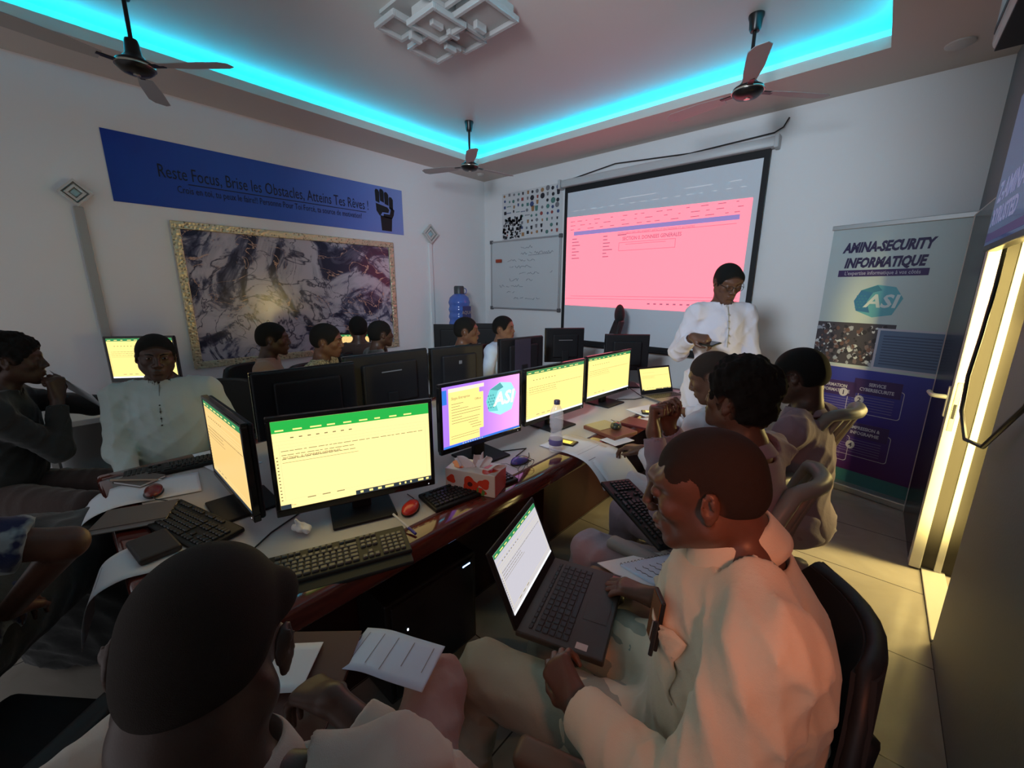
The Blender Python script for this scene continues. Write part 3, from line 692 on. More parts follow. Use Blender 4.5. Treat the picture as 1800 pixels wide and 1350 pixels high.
for i in range(130):
    x = -4.09+rr.random()*.33; z = 2.30+rr.random()*.27
    shape(mbs[rr.choice([0, 0, 0, 4, 4, 2 if z < 2.38 else 0])], x, z, rr.uniform(.008, .02), rr.choice([0, 1, 3]))
for m_, c_ in zip(mbs, cols): m_.build('printed_logos', mat('print', c_, rough=.6), po)
WB = mat('whiteboard', (.56, .58, .60), rough=.22, spec=.5); ALU = mat('aluminium', (.45, .46, .47), rough=.35, metal=.7); MARK = mat('marker_faded', (.16, .17, .22), rough=.6); RED = mat('eraser_red', (.35, .05, .02), rough=.6)
e = empty('whiteboard', (-3.7, YB, 1.35), 'white marker board with faint handwriting hung beside the projection screen', 'whiteboard')
MB().box((-4.30, YB-.018, 1.36), (-3.11, YB-.002, 2.26)).build('board', WB, e)
m = MB()
for lo, hi in (((-4.32, YB-.026, 1.34), (-3.09, YB, 1.362)), ((-4.32, YB-.026, 2.258), (-3.09, YB, 2.28)), ((-4.32, YB-.026, 1.362), (-4.298, YB, 2.258)), ((-3.112, YB-.026, 1.362), (-3.09, YB, 2.258))): m.rbox(lo, hi, .004)
fr = m.build('frame', ALU, e)
for x, z in ((-4.31, 1.35), (-3.10, 1.35), (-4.31, 2.27), (-3.10, 2.27)): MB().rbox((x-.025, YB-.03, z-.025), (x+.025, YB, z+.025), .008).build('corner_cap', mat('cap_grey', (.1, .1, .11), rough=.5), fr)
m = MB()
for k in range(9):
    z = 2.17-k*.085; x = -3.95+rr.uniform(-.2, .25)
    if k < 2: x = -3.75
    L_ = rr.uniform(.3, .75); n = int(L_/.018); pts = []
    for i in range(n):
        xx = x+i*.018
        if xx > -3.2: break
        if rr.random() < .14: 
            if len(pts) > 2: m.tube(pts, .0026, 4)
            pts = []; continue
        pts.append((xx, YB-.0195, z+rr.uniform(-.018, .022)))
    if len(pts) > 2: m.tube(pts, .0026, 4)
m.tube([(-3.62, YB-.0195, 2.06), (-3.25, YB-.0195, 2.07)], .003, 4)
m.build('handwriting', MARK, e)
tag(MB().rbox((-4.2, YB-.05, 1.985), (-4.10, YB-.018, 2.03), .006, frame((0, 0, 0), (1, 0, 0), (0, 1, 0))).build('board_eraser', RED), 'small red board eraser stuck on the upper left of the whiteboard', 'eraser')
# projection screen
SCR = mat('screen_fabric', (.66, .70, .76), rough=.8); SBL = mat('screen_border', (.008, .008, .01), rough=.7); HOU = mat('housing_white', (.5, .51, .52), rough=.4)
PINK = mat('projected_pink', (.16, .05, .07), rough=.8, emit=(1.0, .165, .215), es=PINK_S*1.12)
e = empty('projection_screen', (-1.98, YB-.06, .9), 'wide pull-down projection screen showing a pink spreadsheet', 'projection screen')
ys = YB-.055
MB().rbox((-3.07, YB-.10, 2.80), (-.86, YB-.01, 2.885), .02).build('housing', HOU, e, True)
for x in (-3.09, -.855): MB().rbox((x-.02, YB-.105, 2.79), (x+.015, YB-.0, 2.895), .008).build('end_cap', HOU, e)
MB().box((-3.03, ys, .95), (-.90, ys+.003, 2.80)).build('fabric', SBL, e)
MB().box((-2.985, ys-.0015, 1.0), (-.945, ys, 2.735)).build('white_field', SCR, e)
MB().tube([(-3.05, ys, .94), (-.88, ys, .94)], .014, 10).build('bottom_bar', SBL, e, True)
M = frame((0, ys-.002, 0), (1, 0, 0), (0, 0, 1))
pj = MB().prism([(-2.975, 1.425), (-1.0, 1.385), (-.99, 2.42), (-2.985, 2.46)], 0, .0012, M).build('projected_image', PINK, e)
INKP = mat('projected_ink', (.12, .07, .10), rough=.8, emit=(.36, .09, .16), es=.6*PINK_S); INKN = mat('projected_blue', (.08, .08, .16), rough=.8, emit=(.20, .14, .34), es=.8*PINK_S)
INKL = mat('projected_pale', (.3, .3, .32), rough=.8, emit=(.85, .32, .38), es=.7*PINK_S); GRYP = mat('projected_teal', (.32, .36, .40), rough=.8, emit=(.18, .24, .28), es=.5)
def pjbar(m, x0, x1, z0, z1, d=.0022): m.prism([(x0, z0), (x1, z0), (x1, z1), (x0, z1)], .0012, d, M)
m = MB(); pjbar(m, -2.88, -1.08, 2.245, 2.29); m.build('table_header', INKN, pj)
m = MB()
for k in range(3):
    x = -2.93
    while x < -1.1:
        w = rr.uniform(.02, .10); pjbar(m, x, x+w, 2.40-k*.045, 2.407-k*.045, .002); x += w+rr.uniform(.03, .14)
for k in range(7):
    z = 2.20-k*.037
    for x0 in ((-2.90, -2.48, -2.3) if k == 0 else (-2.90, -2.48)):
        if k < 5 or x0 < -2.4: pjbar(m, x0, x0+rr.uniform(.05, .12), z, z+.010, .002)
for (x0, x1, z) in ((-2.2, -1.1, 2.21), (-2.2, -1.75, 2.10), (-2.97, -1.02, 1.505), (-2.9, -1.02, 1.535)): pjbar(m, x0, x1, z, z+.004, .002)
for k in range(8): pjbar(m, -1.9+k*.07, -1.9+k*.07+.03, 1.455, 1.47, .002)
pjbar(m, -2.28, -1.65, 2.035, 2.039, .002); pjbar(m, -2.28, -1.65, 2.120, 2.124, .002); pjbar(m, -2.28, -2.276, 2.035, 2.12, .002); pjbar(m, -1.654, -1.65, 2.035, 2.12, .002)
m.build('spreadsheet_lines', INKP, pj)
text('lettering', 'SECTION 0. DONNEES GENERALES', .052, INKP, M @ T(-2.24, 2.145, .0012), pj, 'LEFT', sx=.8, bold=.0008)
text('lettering', 'CATEGORIES DES ORGANISMES ARTICLES ENTREPRISE ET ACTIVITES', .030, INKP, M @ T(-2.3, 2.212, .0012), pj, 'LEFT', sx=.9)
m = MB()
for k in range(16):
    x = -2.9+k*.12; pjbar(m, x, x+rr.uniform(.03, .08), 2.52, 2.526, .002)
for x0, x1 in ((-2.3, -1.9), (-1.6, -1.35), (-1.2, -1.1)): pjbar(m, x0, x1, 2.58, 2.586, .002)
m.build('title_bar', mat('projected_faint', (.4, .42, .45), emit=(.5, .5, .55), es=.14), pj)
tag(MB().tube([(-3.05, YB-.02, 2.885), (-2.4, YB-.02, 2.96), (-1.6, YB-.02, 2.905), (-.9, YB-.02, 2.93), (-.83, YB-.05, 2.95), (-.80, YB-.03, 3.02)], .006, 6).build('hanging_cord', BLACKM, None, True), 'thin dark cord running along the top of the projection screen', 'cord')

# ---------------------------------------------------------------- right wall: door, television, air conditioner, roll-up banner
ALB = mat('door_aluminium', (.62, .60, .54), rough=.38, metal=.25); DGL = mat('door_glass', (.010, .011, .012), rough=.06, spec=.6); STEEL = mat('lock_steel', (.5, .48, .44), rough=.25, metal=.9); DK = mat('seal_black', (.01, .01, .01), rough=.6)
d1 = empty('door_1', (XR-.03, 3.16, 0), None, None); d1['kind'] = 'structure'
x0, x1 = XR-.055, XR-.005
m = MB(); m.rbox((x0, 3.16, .01), (x1, 3.23, 2.08), .003); m.rbox((x0, 3.93, .01), (x1, 4.0, 2.08), .003); m.rbox((x0, 3.23, .01), (x1, 3.93, .10), .003); m.rbox((x0, 3.23, 2.0), (x1, 3.93, 2.08), .003)
m.build('leaf_frame', ALB, d1); MB().box((x0+.018, 3.23, .10), (x1-.018, 3.93, 2.0)).build('glass_pane', DGL, d1)
MB().box((x0-.0012+.0, 3.235, .02), (x0+.010, 3.925, 2.07)).build('leaf_face', mat('door_dark', (.02, .02, .022), rough=.25), d1)
MB().rbox((x0+.012, 3.157, .86), (x0+.034, 3.163, 1.13), .002).build('lock_plate', STEEL, d1)
MB().box((x0+.017, 3.1555, .93), (x0+.029, 3.158, 1.01)).build('latch_slot', DK, d1)
m = MB().rbox((x0-.012, 3.185, .93), (x0+.001, 3.215, 1.10), .004); m.tube([(x0, 3.20, 1.04), (x0-.055, 3.20, 1.04), (x0-.068, 3.22, 1.04), (x0-.07, 3.34, 1.035)], .012, 10); m.build('handle', mat('handle_pale', (.6, .6, .58), rough=.35, metal=.3), d1, 50)
m = MB(); f = XR
for lo, hi in (((XR+.01, 2.46, 0), (XR+.06, 2.50, 2.12)), ((XR+.052, 3.18, 0), (XR+.082, 3.24, 2.12)), ((XR+.01, 2.50, 2.07), (XR+.06, 3.9, 2.12)), ((XR+.075, 2.46, 0), (XR+.15, 2.485, 2.12)), ((XR+.0, 2.50, .0), (XR+.10, 3.9, .012))): m.rbox(lo, hi, .003)
struct(m.build('door_2', ALB))
m = MB().box((XR-.004, 3.19, 0), (XR+.052, 3.9, 2.12)); m.box((XR+.082, 3.20, 0), (XR+.16, 3.9, 2.12)); struct(m.build('trim_1', mat('jamb_dark', (.035, .028, .02), rough=.6)))
struct(MB().box((XR+.16, 3.45, 0), (XR+.9, 3.55, 3.1)).build('wall_blocker', mat('blocker_dark', (.03, .026, .02), rough=.8)))  # added dark box keeping the lamp-lit wall out of the door gap
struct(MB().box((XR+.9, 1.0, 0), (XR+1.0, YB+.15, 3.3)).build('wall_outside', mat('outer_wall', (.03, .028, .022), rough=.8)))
# television hung above the doorway
TVB = mat('tv_plastic', (.012, .012, .013), rough=.3); TVS = mat('tv_screen', (.012, .018, .05), rough=.12, spec=.6, emit=(.02, .03, .09), es=.25)
e = empty('television', (.37, 2.5, 1.78), 'wall television with dark blue screen at the right edge above the doorway', 'television')
MB().rbox((.335, 2.02, 1.79), (.385, 3.06, 2.47), .006).build('casing', TVB, e); MB().box((.3335, 2.045, 1.815), (.3352, 3.035, 2.45)).build('screen', TVS, e)
MB().box((.385, 2.35, 1.95), (.42, 2.75, 2.3)).build('wall_bracket', BLACKM, e)
M = frame((.333, 3.0, 0), (0, -1, 0), (0, 0, 1))
TXT = mat('tv_text', (.02, .02, .03), rough=.4, emit=(.10, .11, .2), es=.35)
text('lettering', 'Z-AMINA', .12, TXT, M @ T(0.02, 2.0, 0), e, 'LEFT', bold=.003); text('lettering', 'XYRUSTED', .10, TXT, M @ T(0.0, 1.90, 0), e, 'LEFT', bold=.003)
MB().box((.3325, 2.06, 1.83), (.3335, 3.02, 1.865)).build('caption_bar', mat('tv_bar', (.01, .01, .03), emit=(.02, .02, .07), es=.3), e)
tag(MB().tube([(.40, 3.02, 1.80), (.385, 2.9, 1.62), (.37, 2.82, 1.40), (.36, 2.80, 1.22), (.355, 2.70, 1.07), (.36, 2.5, .99), (.38, 2.30, 1.02), (.395, 2.0, 1.25), (.40, 1.7, 1.7)], .008, 8).build('power_cable', BLACKM, None, True), 'black cable hanging down from the television over the wall', 'cable')
ACW = mat('ac_white', (.42, .41, .39), rough=.35); e = empty('air_conditioner', (.3, 2.5, 2.6), 'white wall air conditioner in the top right corner with a dark slot', 'air conditioner')
MB().rbox((.19, 1.95, 2.60), (.42, 2.88, 2.90), .03, seg=3).build('casing', ACW, e, True); MB().rbox((.187, 2.02, 2.655), (.20, 2.84, 2.685), .004).build('air_slot', DK, e)
MB().rbox((.20, 2.02, 2.592), (.30, 2.84, 2.602), .002).build('louvre', DK, e)
# roll-up banner stand
Mb = frame((-.36, 4.30, .0), (.76, -.22, 0), (-.02*.0, 0, 1)); BW, BH = .80, 2.08
e = empty('rollup_banner', (0, 4.2, 0), 'tall roll-up banner of a computer security firm standing near the door', 'roll-up banner')
def bb(name, x0, z0, x1, z1, mt, d0, d1, par=None): return MB().box((x0, z0, d0), (x1, z1, d1), Mb).build(name, mt, par or e)
BWH = mat('banner_white', (.42, .50, .52), rough=.45); BPU = mat('banner_purple', (.03, .02, .12), rough=.4)
nt = BPU.node_tree; b = nt.nodes['Principled BSDF']; tc = nt.nodes.new('ShaderNodeTexCoord'); sx = nt.nodes.new('ShaderNodeSeparateXYZ'); mr = nt.nodes.new('ShaderNodeMapRange'); mr.inputs[1].default_value = .1; mr.inputs[2].default_value = 1.05
cr = nt.nodes.new('ShaderNodeValToRGB'); nt.links.new(tc.outputs['Object'], sx.inputs[0]); nt.links.new(sx.outputs[2], mr.inputs[0]); nt.links.new(mr.outputs[0], cr.inputs[0]); nt.links.new(cr.outputs[0], b.inputs['Base Color'])
el = cr.color_ramp.elements; el[0].color = (.07, .012, .09, 1); el[1].color = (.035, .05, .32, 1); q = el.new(.5); q.color = (.025, .015, .20, 1)
BTE = mat('banner_teal', (.04, .16, .18), rough=.4); BDK = mat('banner_darkviolet', (.035, .015, .10), rough=.5); BLN = mat('banner_line', (.45, .45, .55), rough=.5)
bb('fabric', 0, .10, BW, BH, BWH, 0, .002); bb('lower_print', 0, .16, BW, 1.0, BPU, .002, .003); bb('teal_edge', 0, .05, BW, .16, BTE, .002, .003)
MB().rbox((-.01, 0, -.09), (BW+.01, .055, .09), .01, Mb).build('cassette', ALU, e)
MB().rbox((-.01, BH-.005, -.008), (BW+.01, BH+.03, .012), .004, Mb).build('top_rail', ALU, e)
MB().tube([Mb @ V(BW/2, .05, -.03), Mb @ V(BW/2, BH, -.015)], .008, 8).build('support_pole', ALU, e, True)
def bt(s, x, z, size, mt=INK, **k): return text('lettering', s, size, mt, Mb @ T(x, z, .0035), e, **k)
BTX = mat('banner_ink', (.02, .012, .07), rough=.5)
bt('AMINA-SECURITY', .345, 1.90, .098, BTX, shear=.22, bold=.005, sx=.66); bt('INFORMATIQUE', .345, 1.785, .098, BTX, shear=.22, bold=.005, sx=.66)
m = MB().rbox((.08, 1.715, .003), (.61, 1.765, .0045), .0007, Mb); m.build('slogan_bar', BDK, e)
text('lettering', "L'expertise informatique à vos côtés", .040, BLN, Mb @ T(.345, 1.728, .0047), e, sx=.76)
def asi_logo(Mx, par, sc, c1, c2, c3, c4, off=.001):
    hx = [(.5, .08), (.32, .36), (-.05, .42), (-.38, .28), (-.5, 0), (-.42, -.26), (-.05, -.42), (.34, -.34)]
    S_ = Matrix.Diagonal((sc, sc, 1, 1)); MM = Mx @ S_
    lg = MB().prism(hx, 0, off, MM).build('logo_hexagon', c1, par)
    MB().prism([(-.5, 0), (-.38, .28), (-.12, .22), (-.22, -.02), (-.12, -.30), (-.42, -.26)], off, off*1.6, MM).build('logo_facet', c2, lg)
    MB().prism([(-.40, .27), (-.05, .41), (.06, .28), (-.12, .22)], off, off*1.6, MM).build('logo_facet', c4, lg)
    m = MB()
    for i in range(3):
        for j in range(5):
            cx, cy = -.43+i*.075+(j % 2)*.037, -.17+j*.075
            m.prism([(cx+.026*math.cos(t), cy+.026*math.sin(t)) for t in np.linspace(0, 2*PI, 7)[:-1]], off*1.6, off*2, MM)
    m.build('logo_cells', c4, lg)
    t = text('logo_letters', 'ASI', .46*sc, c3, Mx @ T(.07*sc, -.15*sc, off*2.2), lg, shear=.2, bold=.012*sc, sx=1.05)
    return lg
asi_logo(Mb @ T(.36, 1.53, .003), e, .29, mat('logo_teal', (.10, .34, .42), rough=.4), mat('logo_deep', (.03, .14, .30), rough=.4), mat('logo_white', (.5, .58, .6), rough=.4), mat('logo_dark', (.04, .18, .28), rough=.4))
# printed photographs: a crowd, and a blue leaflet
ph = bb('printed_photo', 0, 1.03, .50, 1.36, mat('photo_dark', (.05, .045, .06), rough=.5), .002, .0035)
pcs = [(.5, .55, .6), (.16, .12, .13), (.3, .33, .4), (.02, .02, .03), (.13, .07, .06)]; pm = [MB() for _ in pcs]
for i in range(240):
    x = rr.uniform(.01, .49); z = rr.uniform(1.04, 1.34); r = rr.uniform(.007, .02); k = rr.choice([0, 0, 1, 2, 3, 3, 4])
    n = rr.choice([5, 6, 7]); pm[k].prism([(x+r*rr.uniform(.6, 1.1)*math.cos(t), z+r*rr.uniform(.7, 1.3)*math.sin(t)) for t in np.linspace(0, 2*PI, n+1)[:-1]], .0035, .0038+.0002*k+.00001*(i % 10), Mb)
for m_, c_ in zip(pm, pcs): m_.build('photo_crowd', mat('photo_tone', c_, rough=.5), ph)
bb('photo_border', .40, 1.02, BW, 1.33, BLN, .004, .0045)
ph = bb('printed_leaflet', .415, 1.035, BW, 1.315, mat('leaflet_blue', (.10, .16, .28), rough=.5), .0045, .005); m = MB()
for k in range(11): m.box((.44, 1.06+k*.021, .005), (.76, 1.069+k*.021, .0053), Mb)
m.build('leaflet_text', mat('leaflet_ink', (.05, .08, .16), rough=.5), ph)
bb('photo_rule', 0, 1.0, .5, 1.012, BLN, .004, .0045)
def ring(m, x0, z0, x1, z1, r, t=.004):
    pts = []
    for cx, cy, a in ((x1-r, z1-r, 0), (x0+r, z1-r, PI/2), (x0+r, z0+r, PI), (x1-r, z0+r, 1.5*PI)):
        for k in range(6): pts.append((cx+r*math.cos(a+k*PI/10), cy+r*math.sin(a+k*PI/10)))
    n = len(pts); c = ((x0+x1)/2, (z0+z1)/2)
    for i in range(n):
        a, b_ = pts[i], pts[(i+1) % n]; ia = (c[0]+(a[0]-c[0])*(1-2*t/(x1-x0)), c[1]+(a[1]-c[1])*(1-2*t/(z1-z0))); ib = (c[0]+(b_[0]-c[0])*(1-2*t/(x1-x0)), c[1]+(b_[1]-c[1])*(1-2*t/(z1-z0)))
        m.prism([a, b_, ib, ia], .0045, .0052, Mb)
for (x, z, n, t1, t2) in ((.29, .84, '1', 'SERVICE', 'CYBERSECURITE'), (-.03, .80, '2', 'FORMATION', 'INFORMATIQUE'), (.27, .48, '3', 'IMPRESSION &', 'INFOGRAPHIE'), (-.03, .42, '4', 'SERVICES', 'DIVERS')):
    w = .38; x = max(x, .02); m = MB(); ring(m, x, z-.19, x+w-.04, z+.03, .02); 
    pn = m.build('panel_outline', BLN, e)
    m = MB().box((x+.03, z-.03, .004), (x+w-.06, z+.09, .0056), Mb); m.build('panel_title', BDK, pn)
    m = MB(); ring(m, x+.03, z-.03, x+w-.06, z+.09, .05); m.build('panel_ring', BLN, pn)
    text('lettering', t1, .036, BLN, Mb @ T(x+w/2-.015, z+.038, .006), pn, bold=.001, sx=.8); text('lettering', t2, .036, BLN, Mb @ T(x+w/2-.015, z-.004, .006), pn, bold=.001, sx=.8)
    m = MB()
    for k in range(6): m.box((x+.03, z-.055-k*.021, .0045), (x+w-.09, z-.051-k*.021, .005), Mb)
    m.build('panel_text', mat('panel_ink', (.16, .15, .3), rough=.5), pn)
    nx = x-.03 if x > .2 else x+w-.03
    m = MB().prism([(nx+.03*math.cos(t), z-.04+.034*math.sin(t)) for t in np.linspace(0, 2*PI, 17)[:-1]], .0052, .0062, Mb); m.build('number_disc', BLN, pn)
    text('lettering', n, .05, BTX, Mb @ T(nx, z-.058, .0065), pn, bold=.001)

# ---------------------------------------------------------------- conference table
TOPG = mat('desktop_grey', (.47, .45, .44), rough=.35, spec=.5, bump=(300, .1, .0005)); MAH = mat('mahogany', (.10, .018, .012), rough=.12, spec=.6, coat=.5)
vary(MAH, 5, (.06, .010, .008), (.15, .028, .018), .3, .7, 6, vec=(6, 1, 6)); MAHD = mat('mahogany_dark', (.03, .010, .008), rough=.3)
TX0, TX1, TY0, TY1, TZ = -2.62, -1.07, .02, 3.66, .75
e = empty('conference_table', (-1.8, 1.8, 0), 'long grey-topped conference table with glossy mahogany edge under the rows of monitors', 'table')
bw = .105
MB().rbox((TX0+bw, TY0+bw, TZ-.03), (TX1-bw, TY1-bw, TZ), .001).build('tabletop', TOPG, e)
m = MB(); m.rbox((TX1-bw, TY0, TZ-.085), (TX1, TY1, TZ-.0005), .018, seg=4); m.rbox((TX0, TY0, TZ-.085), (TX0+bw, TY1, TZ-.0005), .018, seg=4); m.rbox((TX0+bw-.02, TY0, TZ-.085), (TX1-bw+.02, TY0+bw, TZ-.001), .018, seg=4); m.rbox((TX0+bw-.02, TY1-bw, TZ-.085), (TX1-bw+.02, TY1, TZ-.001), .018, seg=4)
m.build('edge_band', MAH, e, 50)
m = MB(); m.box((-1.42, TY0+.25, 0), (-1.385, TY1-.15, TZ-.03)); m.build('modesty_panel', MAHD, e)
for y in (TY0+.12, 1.75, TY1-.18): MB().box((TX0+.25, y, 0), (-1.30, y+.04, TZ-.03)).build('leg_panel', MAHD, e)
# computer tower under the table
CB = mat('case_black', (.012, .012, .013), rough=.35); LEDB = mat('power_led', (.2, .3, .5), emit=(.25, .5, 1), es=3.0)
e = empty('computer_tower', (-1.2, .95, 0), 'black computer tower under the mahogany edge with a small blue light', 'computer')
MB().rbox((-1.37, .62, .06), (-1.15, 1.06, .50), .008).build('case', CB, e); MB().rbox((-1.152, .64, .08), (-1.142, 1.04, .48), .004).build('side_cover', mat('case_side', (.018, .018, .02), rough=.25), e)
MB().box((-1.142, .98, .462), (-1.1405, 1.02, .467)).build('power_light', LEDB, e); MB().box((-1.142, .70, .35), (-1.1405, .705, .358)).build('disk_light', mat('disk_led', (.5, .5, .5), emit=(.8, .9, 1), es=2), e)
for y in (.68, 1.0): MB().tube([(-1.26, y, 0.0), (-1.26, y, .062)], .02, 10).build('foot', CB, e)
# ---------------------------------------------------------------- monitors
MBK = mat('monitor_black', (.013, .013, .015), rough=.5, spec=.25); MBL = mat('monitor_gloss', (.012, .012, .013), rough=.10, spec=.6); MBG = mat('monitor_badge', (.20, .20, .21), rough=.3)
YEL = mat('screen_yellow', (0, 0, 0), rough=.3, emit=(1.0, .77, .31), es=SCR_S); YEL2 = mat('screen_paleyellow', (0, 0, 0), rough=.3, emit=(1.0, .77, .25), es=SCR_S*.95); ORA = mat('screen_amber', (0, 0, 0), rough=.3, emit=(.92, .60, .22), es=SCR_S*.8)
GRN = mat('screen_green', (0, 0, 0), rough=.3, emit=(.02, .40, .06), es=SCR_S*.9); GRN2 = mat('screen_darkgreen', (0, 0, 0), rough=.3, emit=(.03, .25, .09), es=SCR_S*.8)
WHT = mat('screen_white', (0, 0, 0), rough=.3, emit=(.62, .60, .66), es=SCR_S*.75); PUR = mat('screen_purple', (0, 0, 0), rough=.3, emit=(.62, .24, .85), es=SCR_S); BLU = mat('screen_blue', (0, 0, 0), rough=.3, emit=(.03, .16, .62), es=SCR_S)
nt = PUR.node_tree; b = nt.nodes['Principled BSDF']; tc = nt.nodes.new('ShaderNodeTexCoord'); sx = nt.nodes.new('ShaderNodeSeparateXYZ'); mr = nt.nodes.new('ShaderNodeMapRange'); mr.inputs[1].default_value = -.05; mr.inputs[2].default_value = .22
cr = nt.nodes.new('ShaderNodeValToRGB'); cr.color_ramp.elements[0].color = (.36, .17, .80, 1); cr.color_ramp.elements[1].color = (.86, .36, .82, 1)
nt.links.new(tc.outputs['Object'], sx.inputs[0]); nt.links.new(sx.outputs[1], mr.inputs[0]); nt.links.new(mr.outputs[0], cr.inputs[0]); nt.links.new(cr.outputs[0], b.inputs['Emission Color'])
TASK = mat('screen_taskbar', (.01, .01, .01), rough=.3, emit=(.02, .03, .04), es=.40); TASKL = mat('screen_taskpale', (.01, .01, .01), rough=.3, emit=(.75, .8, .85), es=.40); DOT = mat('screen_ink', (.03, .028, .02), rough=.6, emit=(.16, .13, .06), es=.40); DOTL = mat('screen_rule', (.03, .028, .02), rough=.6, emit=(.62, .54, .26), es=.40)
rs = random.Random(11)
def screen_content(par, M, w, h_, kind):
    """M: local x right, y up, z out of the screen, origin at the lower left corner of the lit area"""
    def R(nm, a, b_, c, d, mt, z=0, p=None): return MB().box((a*w, b_*h_, z), (c*w, d*h_, z+.0006), M).build(nm, mt, p or par)
    base = {'sheet': YEL, 'pale': YEL2, 'amber': ORA, 'white': WHT, 'asi': PUR, 'off': MBL, 'form': YEL2}[kind]
    s = R('screen', 0, 0, 1, 1, base)
    if kind == 'off': return s
    if kind != 'asi':
        g = GRN if kind in ('sheet',) else GRN2
        top = .87 if kind == 'sheet' else .93
        if kind != 'form': gb = R('ribbon', 0, top, 1, 1, g, .0006, s)
        if kind != 'form':
            mm = MB()
            for i in range(9): mm.box(((.02+i*.1)*w, (top+.018)*h_, .0012), ((.02+i*.1+rs.uniform(.03, .07))*w, (top+.034)*h_, .0014), M)
            mm.build('ribbon_tabs', YEL2, gb)
        mm = MB()
        for k in range(3):
            y = .66-k*.045; x = .04
            while x < (.95 if k == 0 else .45):
                q = rs.uniform(.015, .05); mm.box((x*w, y*h_, .0006), (min(x+q, .97)*w, (y+.007)*h_, .0009), M); x += q+rs.uniform(.004, .012)
        for i in range(8): mm.box(((.1+i*.05)*w, .80*h_, .0006), ((.1+i*.05+.02)*w, .812*h_, .0009), M)
        for k in range(14): mm.box((.008*w, (.10+k*.038)*h_, .0006), (.018*w, (.112+k*.038)*h_, .0009), M)
        mm.box((.04*w, .53*h_, .0006), (.5*w, .534*h_, .0009), M)
        for x in (.16, .25, .34): mm.box((x*w, .085*h_, .0006), ((x+.05)*w, .095*h_, .0009), M)
        mm.build('spreadsheet_text', DOT, s)
        mm = MB()
        for y in (.845, .775, .735, .70, .10, .055): mm.box((.0*w, y*h_, .0006), (w, (y+.004)*h_, .0008), M)
        mm.box((.03*w, .10*h_, .0006), (.033*w, .73*h_, .0008), M); mm.box((.97*w, .10*h_, .0006), (.973*w, .70*h_, .0008), M)
        mm.build('spreadsheet_rules', DOTL, s)
        if kind in ('sheet',):
            text('lettering', 'SECTION   0. DONNEES GENERALES', .0105, DOT, M @ T(.045*w, .575*h_, .0008), s, 'LEFT', sx=1.1, depth=.0001, bold=.0002)
            text('lettering', 'Prêt', .009, DOT, M @ T(.06*w, .025*h_, .0008), s, 'LEFT', depth=.0001)
        if kind == 'pale' or kind == 'amber' or kind == 'white': R('taskbar', 0, 0, 1, .035, TASKL if kind != 'amber' else TASK, .0010, s)
        else:
            tb = R('taskbar', .46, 0, 1, .05, TASK, .0010, s); mm = MB()
            for x, ww in ((.49, .02), (.55, .025), (.61, .025), (.66, .06), (.76, .012), (.80, .012), (.84, .012), (.90, .04), (.96, .02)): mm.box((x*w, .012*h_, .0016), ((x+ww)*w, .038*h_, .0018), M)
            mm.build('taskbar_icons', YEL2, tb); R('start_button', 0, 0, .06, .05, TASK, .0010, s)
    else:
        wn = R('document_window', .07, .04, .44, .94, YEL2, .0006, s); R('title_strip', .07, .90, .50, .96, mat('strip_pink', (0, 0, 0), emit=(.9, .6, .5), es=.42), .0012, wn)
        R('document_page', .08, .20, .49, .82, YEL2, .0014, wn); bl = R('desktop_icons', 0, .72, .05, .95, BLU, .0006, s)
        mm = MB()
        for k, (a, c) in enumerate(((.1, .24), (.1, .2), (.1, .30), (.1, .46), (.1, .45), (.1, .22), (.1, .44), (.1, .42), (.3, .42), (.32, .46), (.34, .46))):
            y = .70-k*.045; mm.box((a*w, y*h_, .0020), (c*w, (y+.007)*h_, .0023), M)
        for y in (.13, .17): mm.box((.09*w, y*h_, .0012), (.43*w, (y+.006)*h_, .0014), M)
        mm.build('document_text', DOT, wn)
        text('lettering', 'Skype Entreprise', .019, DOT, M @ T(.10*w, .775*h_, .0022), wn, 'LEFT', sx=.85, depth=.0001)
        text('lettering', 'Office', .016, DOT, M @ T(.38*w, .70*h_, .0022), wn, 'LEFT', depth=.0001)
        R('taskbar', 0, 0, 1, .035, BLU, .0026, s); mm = MB()
        for k in range(9): mm.box(((.22+k*.03)*w, .008*h_, .0032), ((.235+k*.03)*w, .026*h_, .0034), M)
        mm.build('taskbar_icons', WHT, s)
        asi_logo(M @ T(.74*w, .62*h_, .0006), s, .21, mat('scr_hex', (0, 0, 0), emit=(.30, .66, .74), es=.40), mat('scr_facet', (0, 0, 0), emit=(.13, .50, .50), es=.40), mat('scr_letters', (0, 0, 0), emit=(1, .88, .62), es=.42), mat('scr_deep', (0, 0, 0), emit=(.06, .28, .30), es=.40), .0006)
    return s
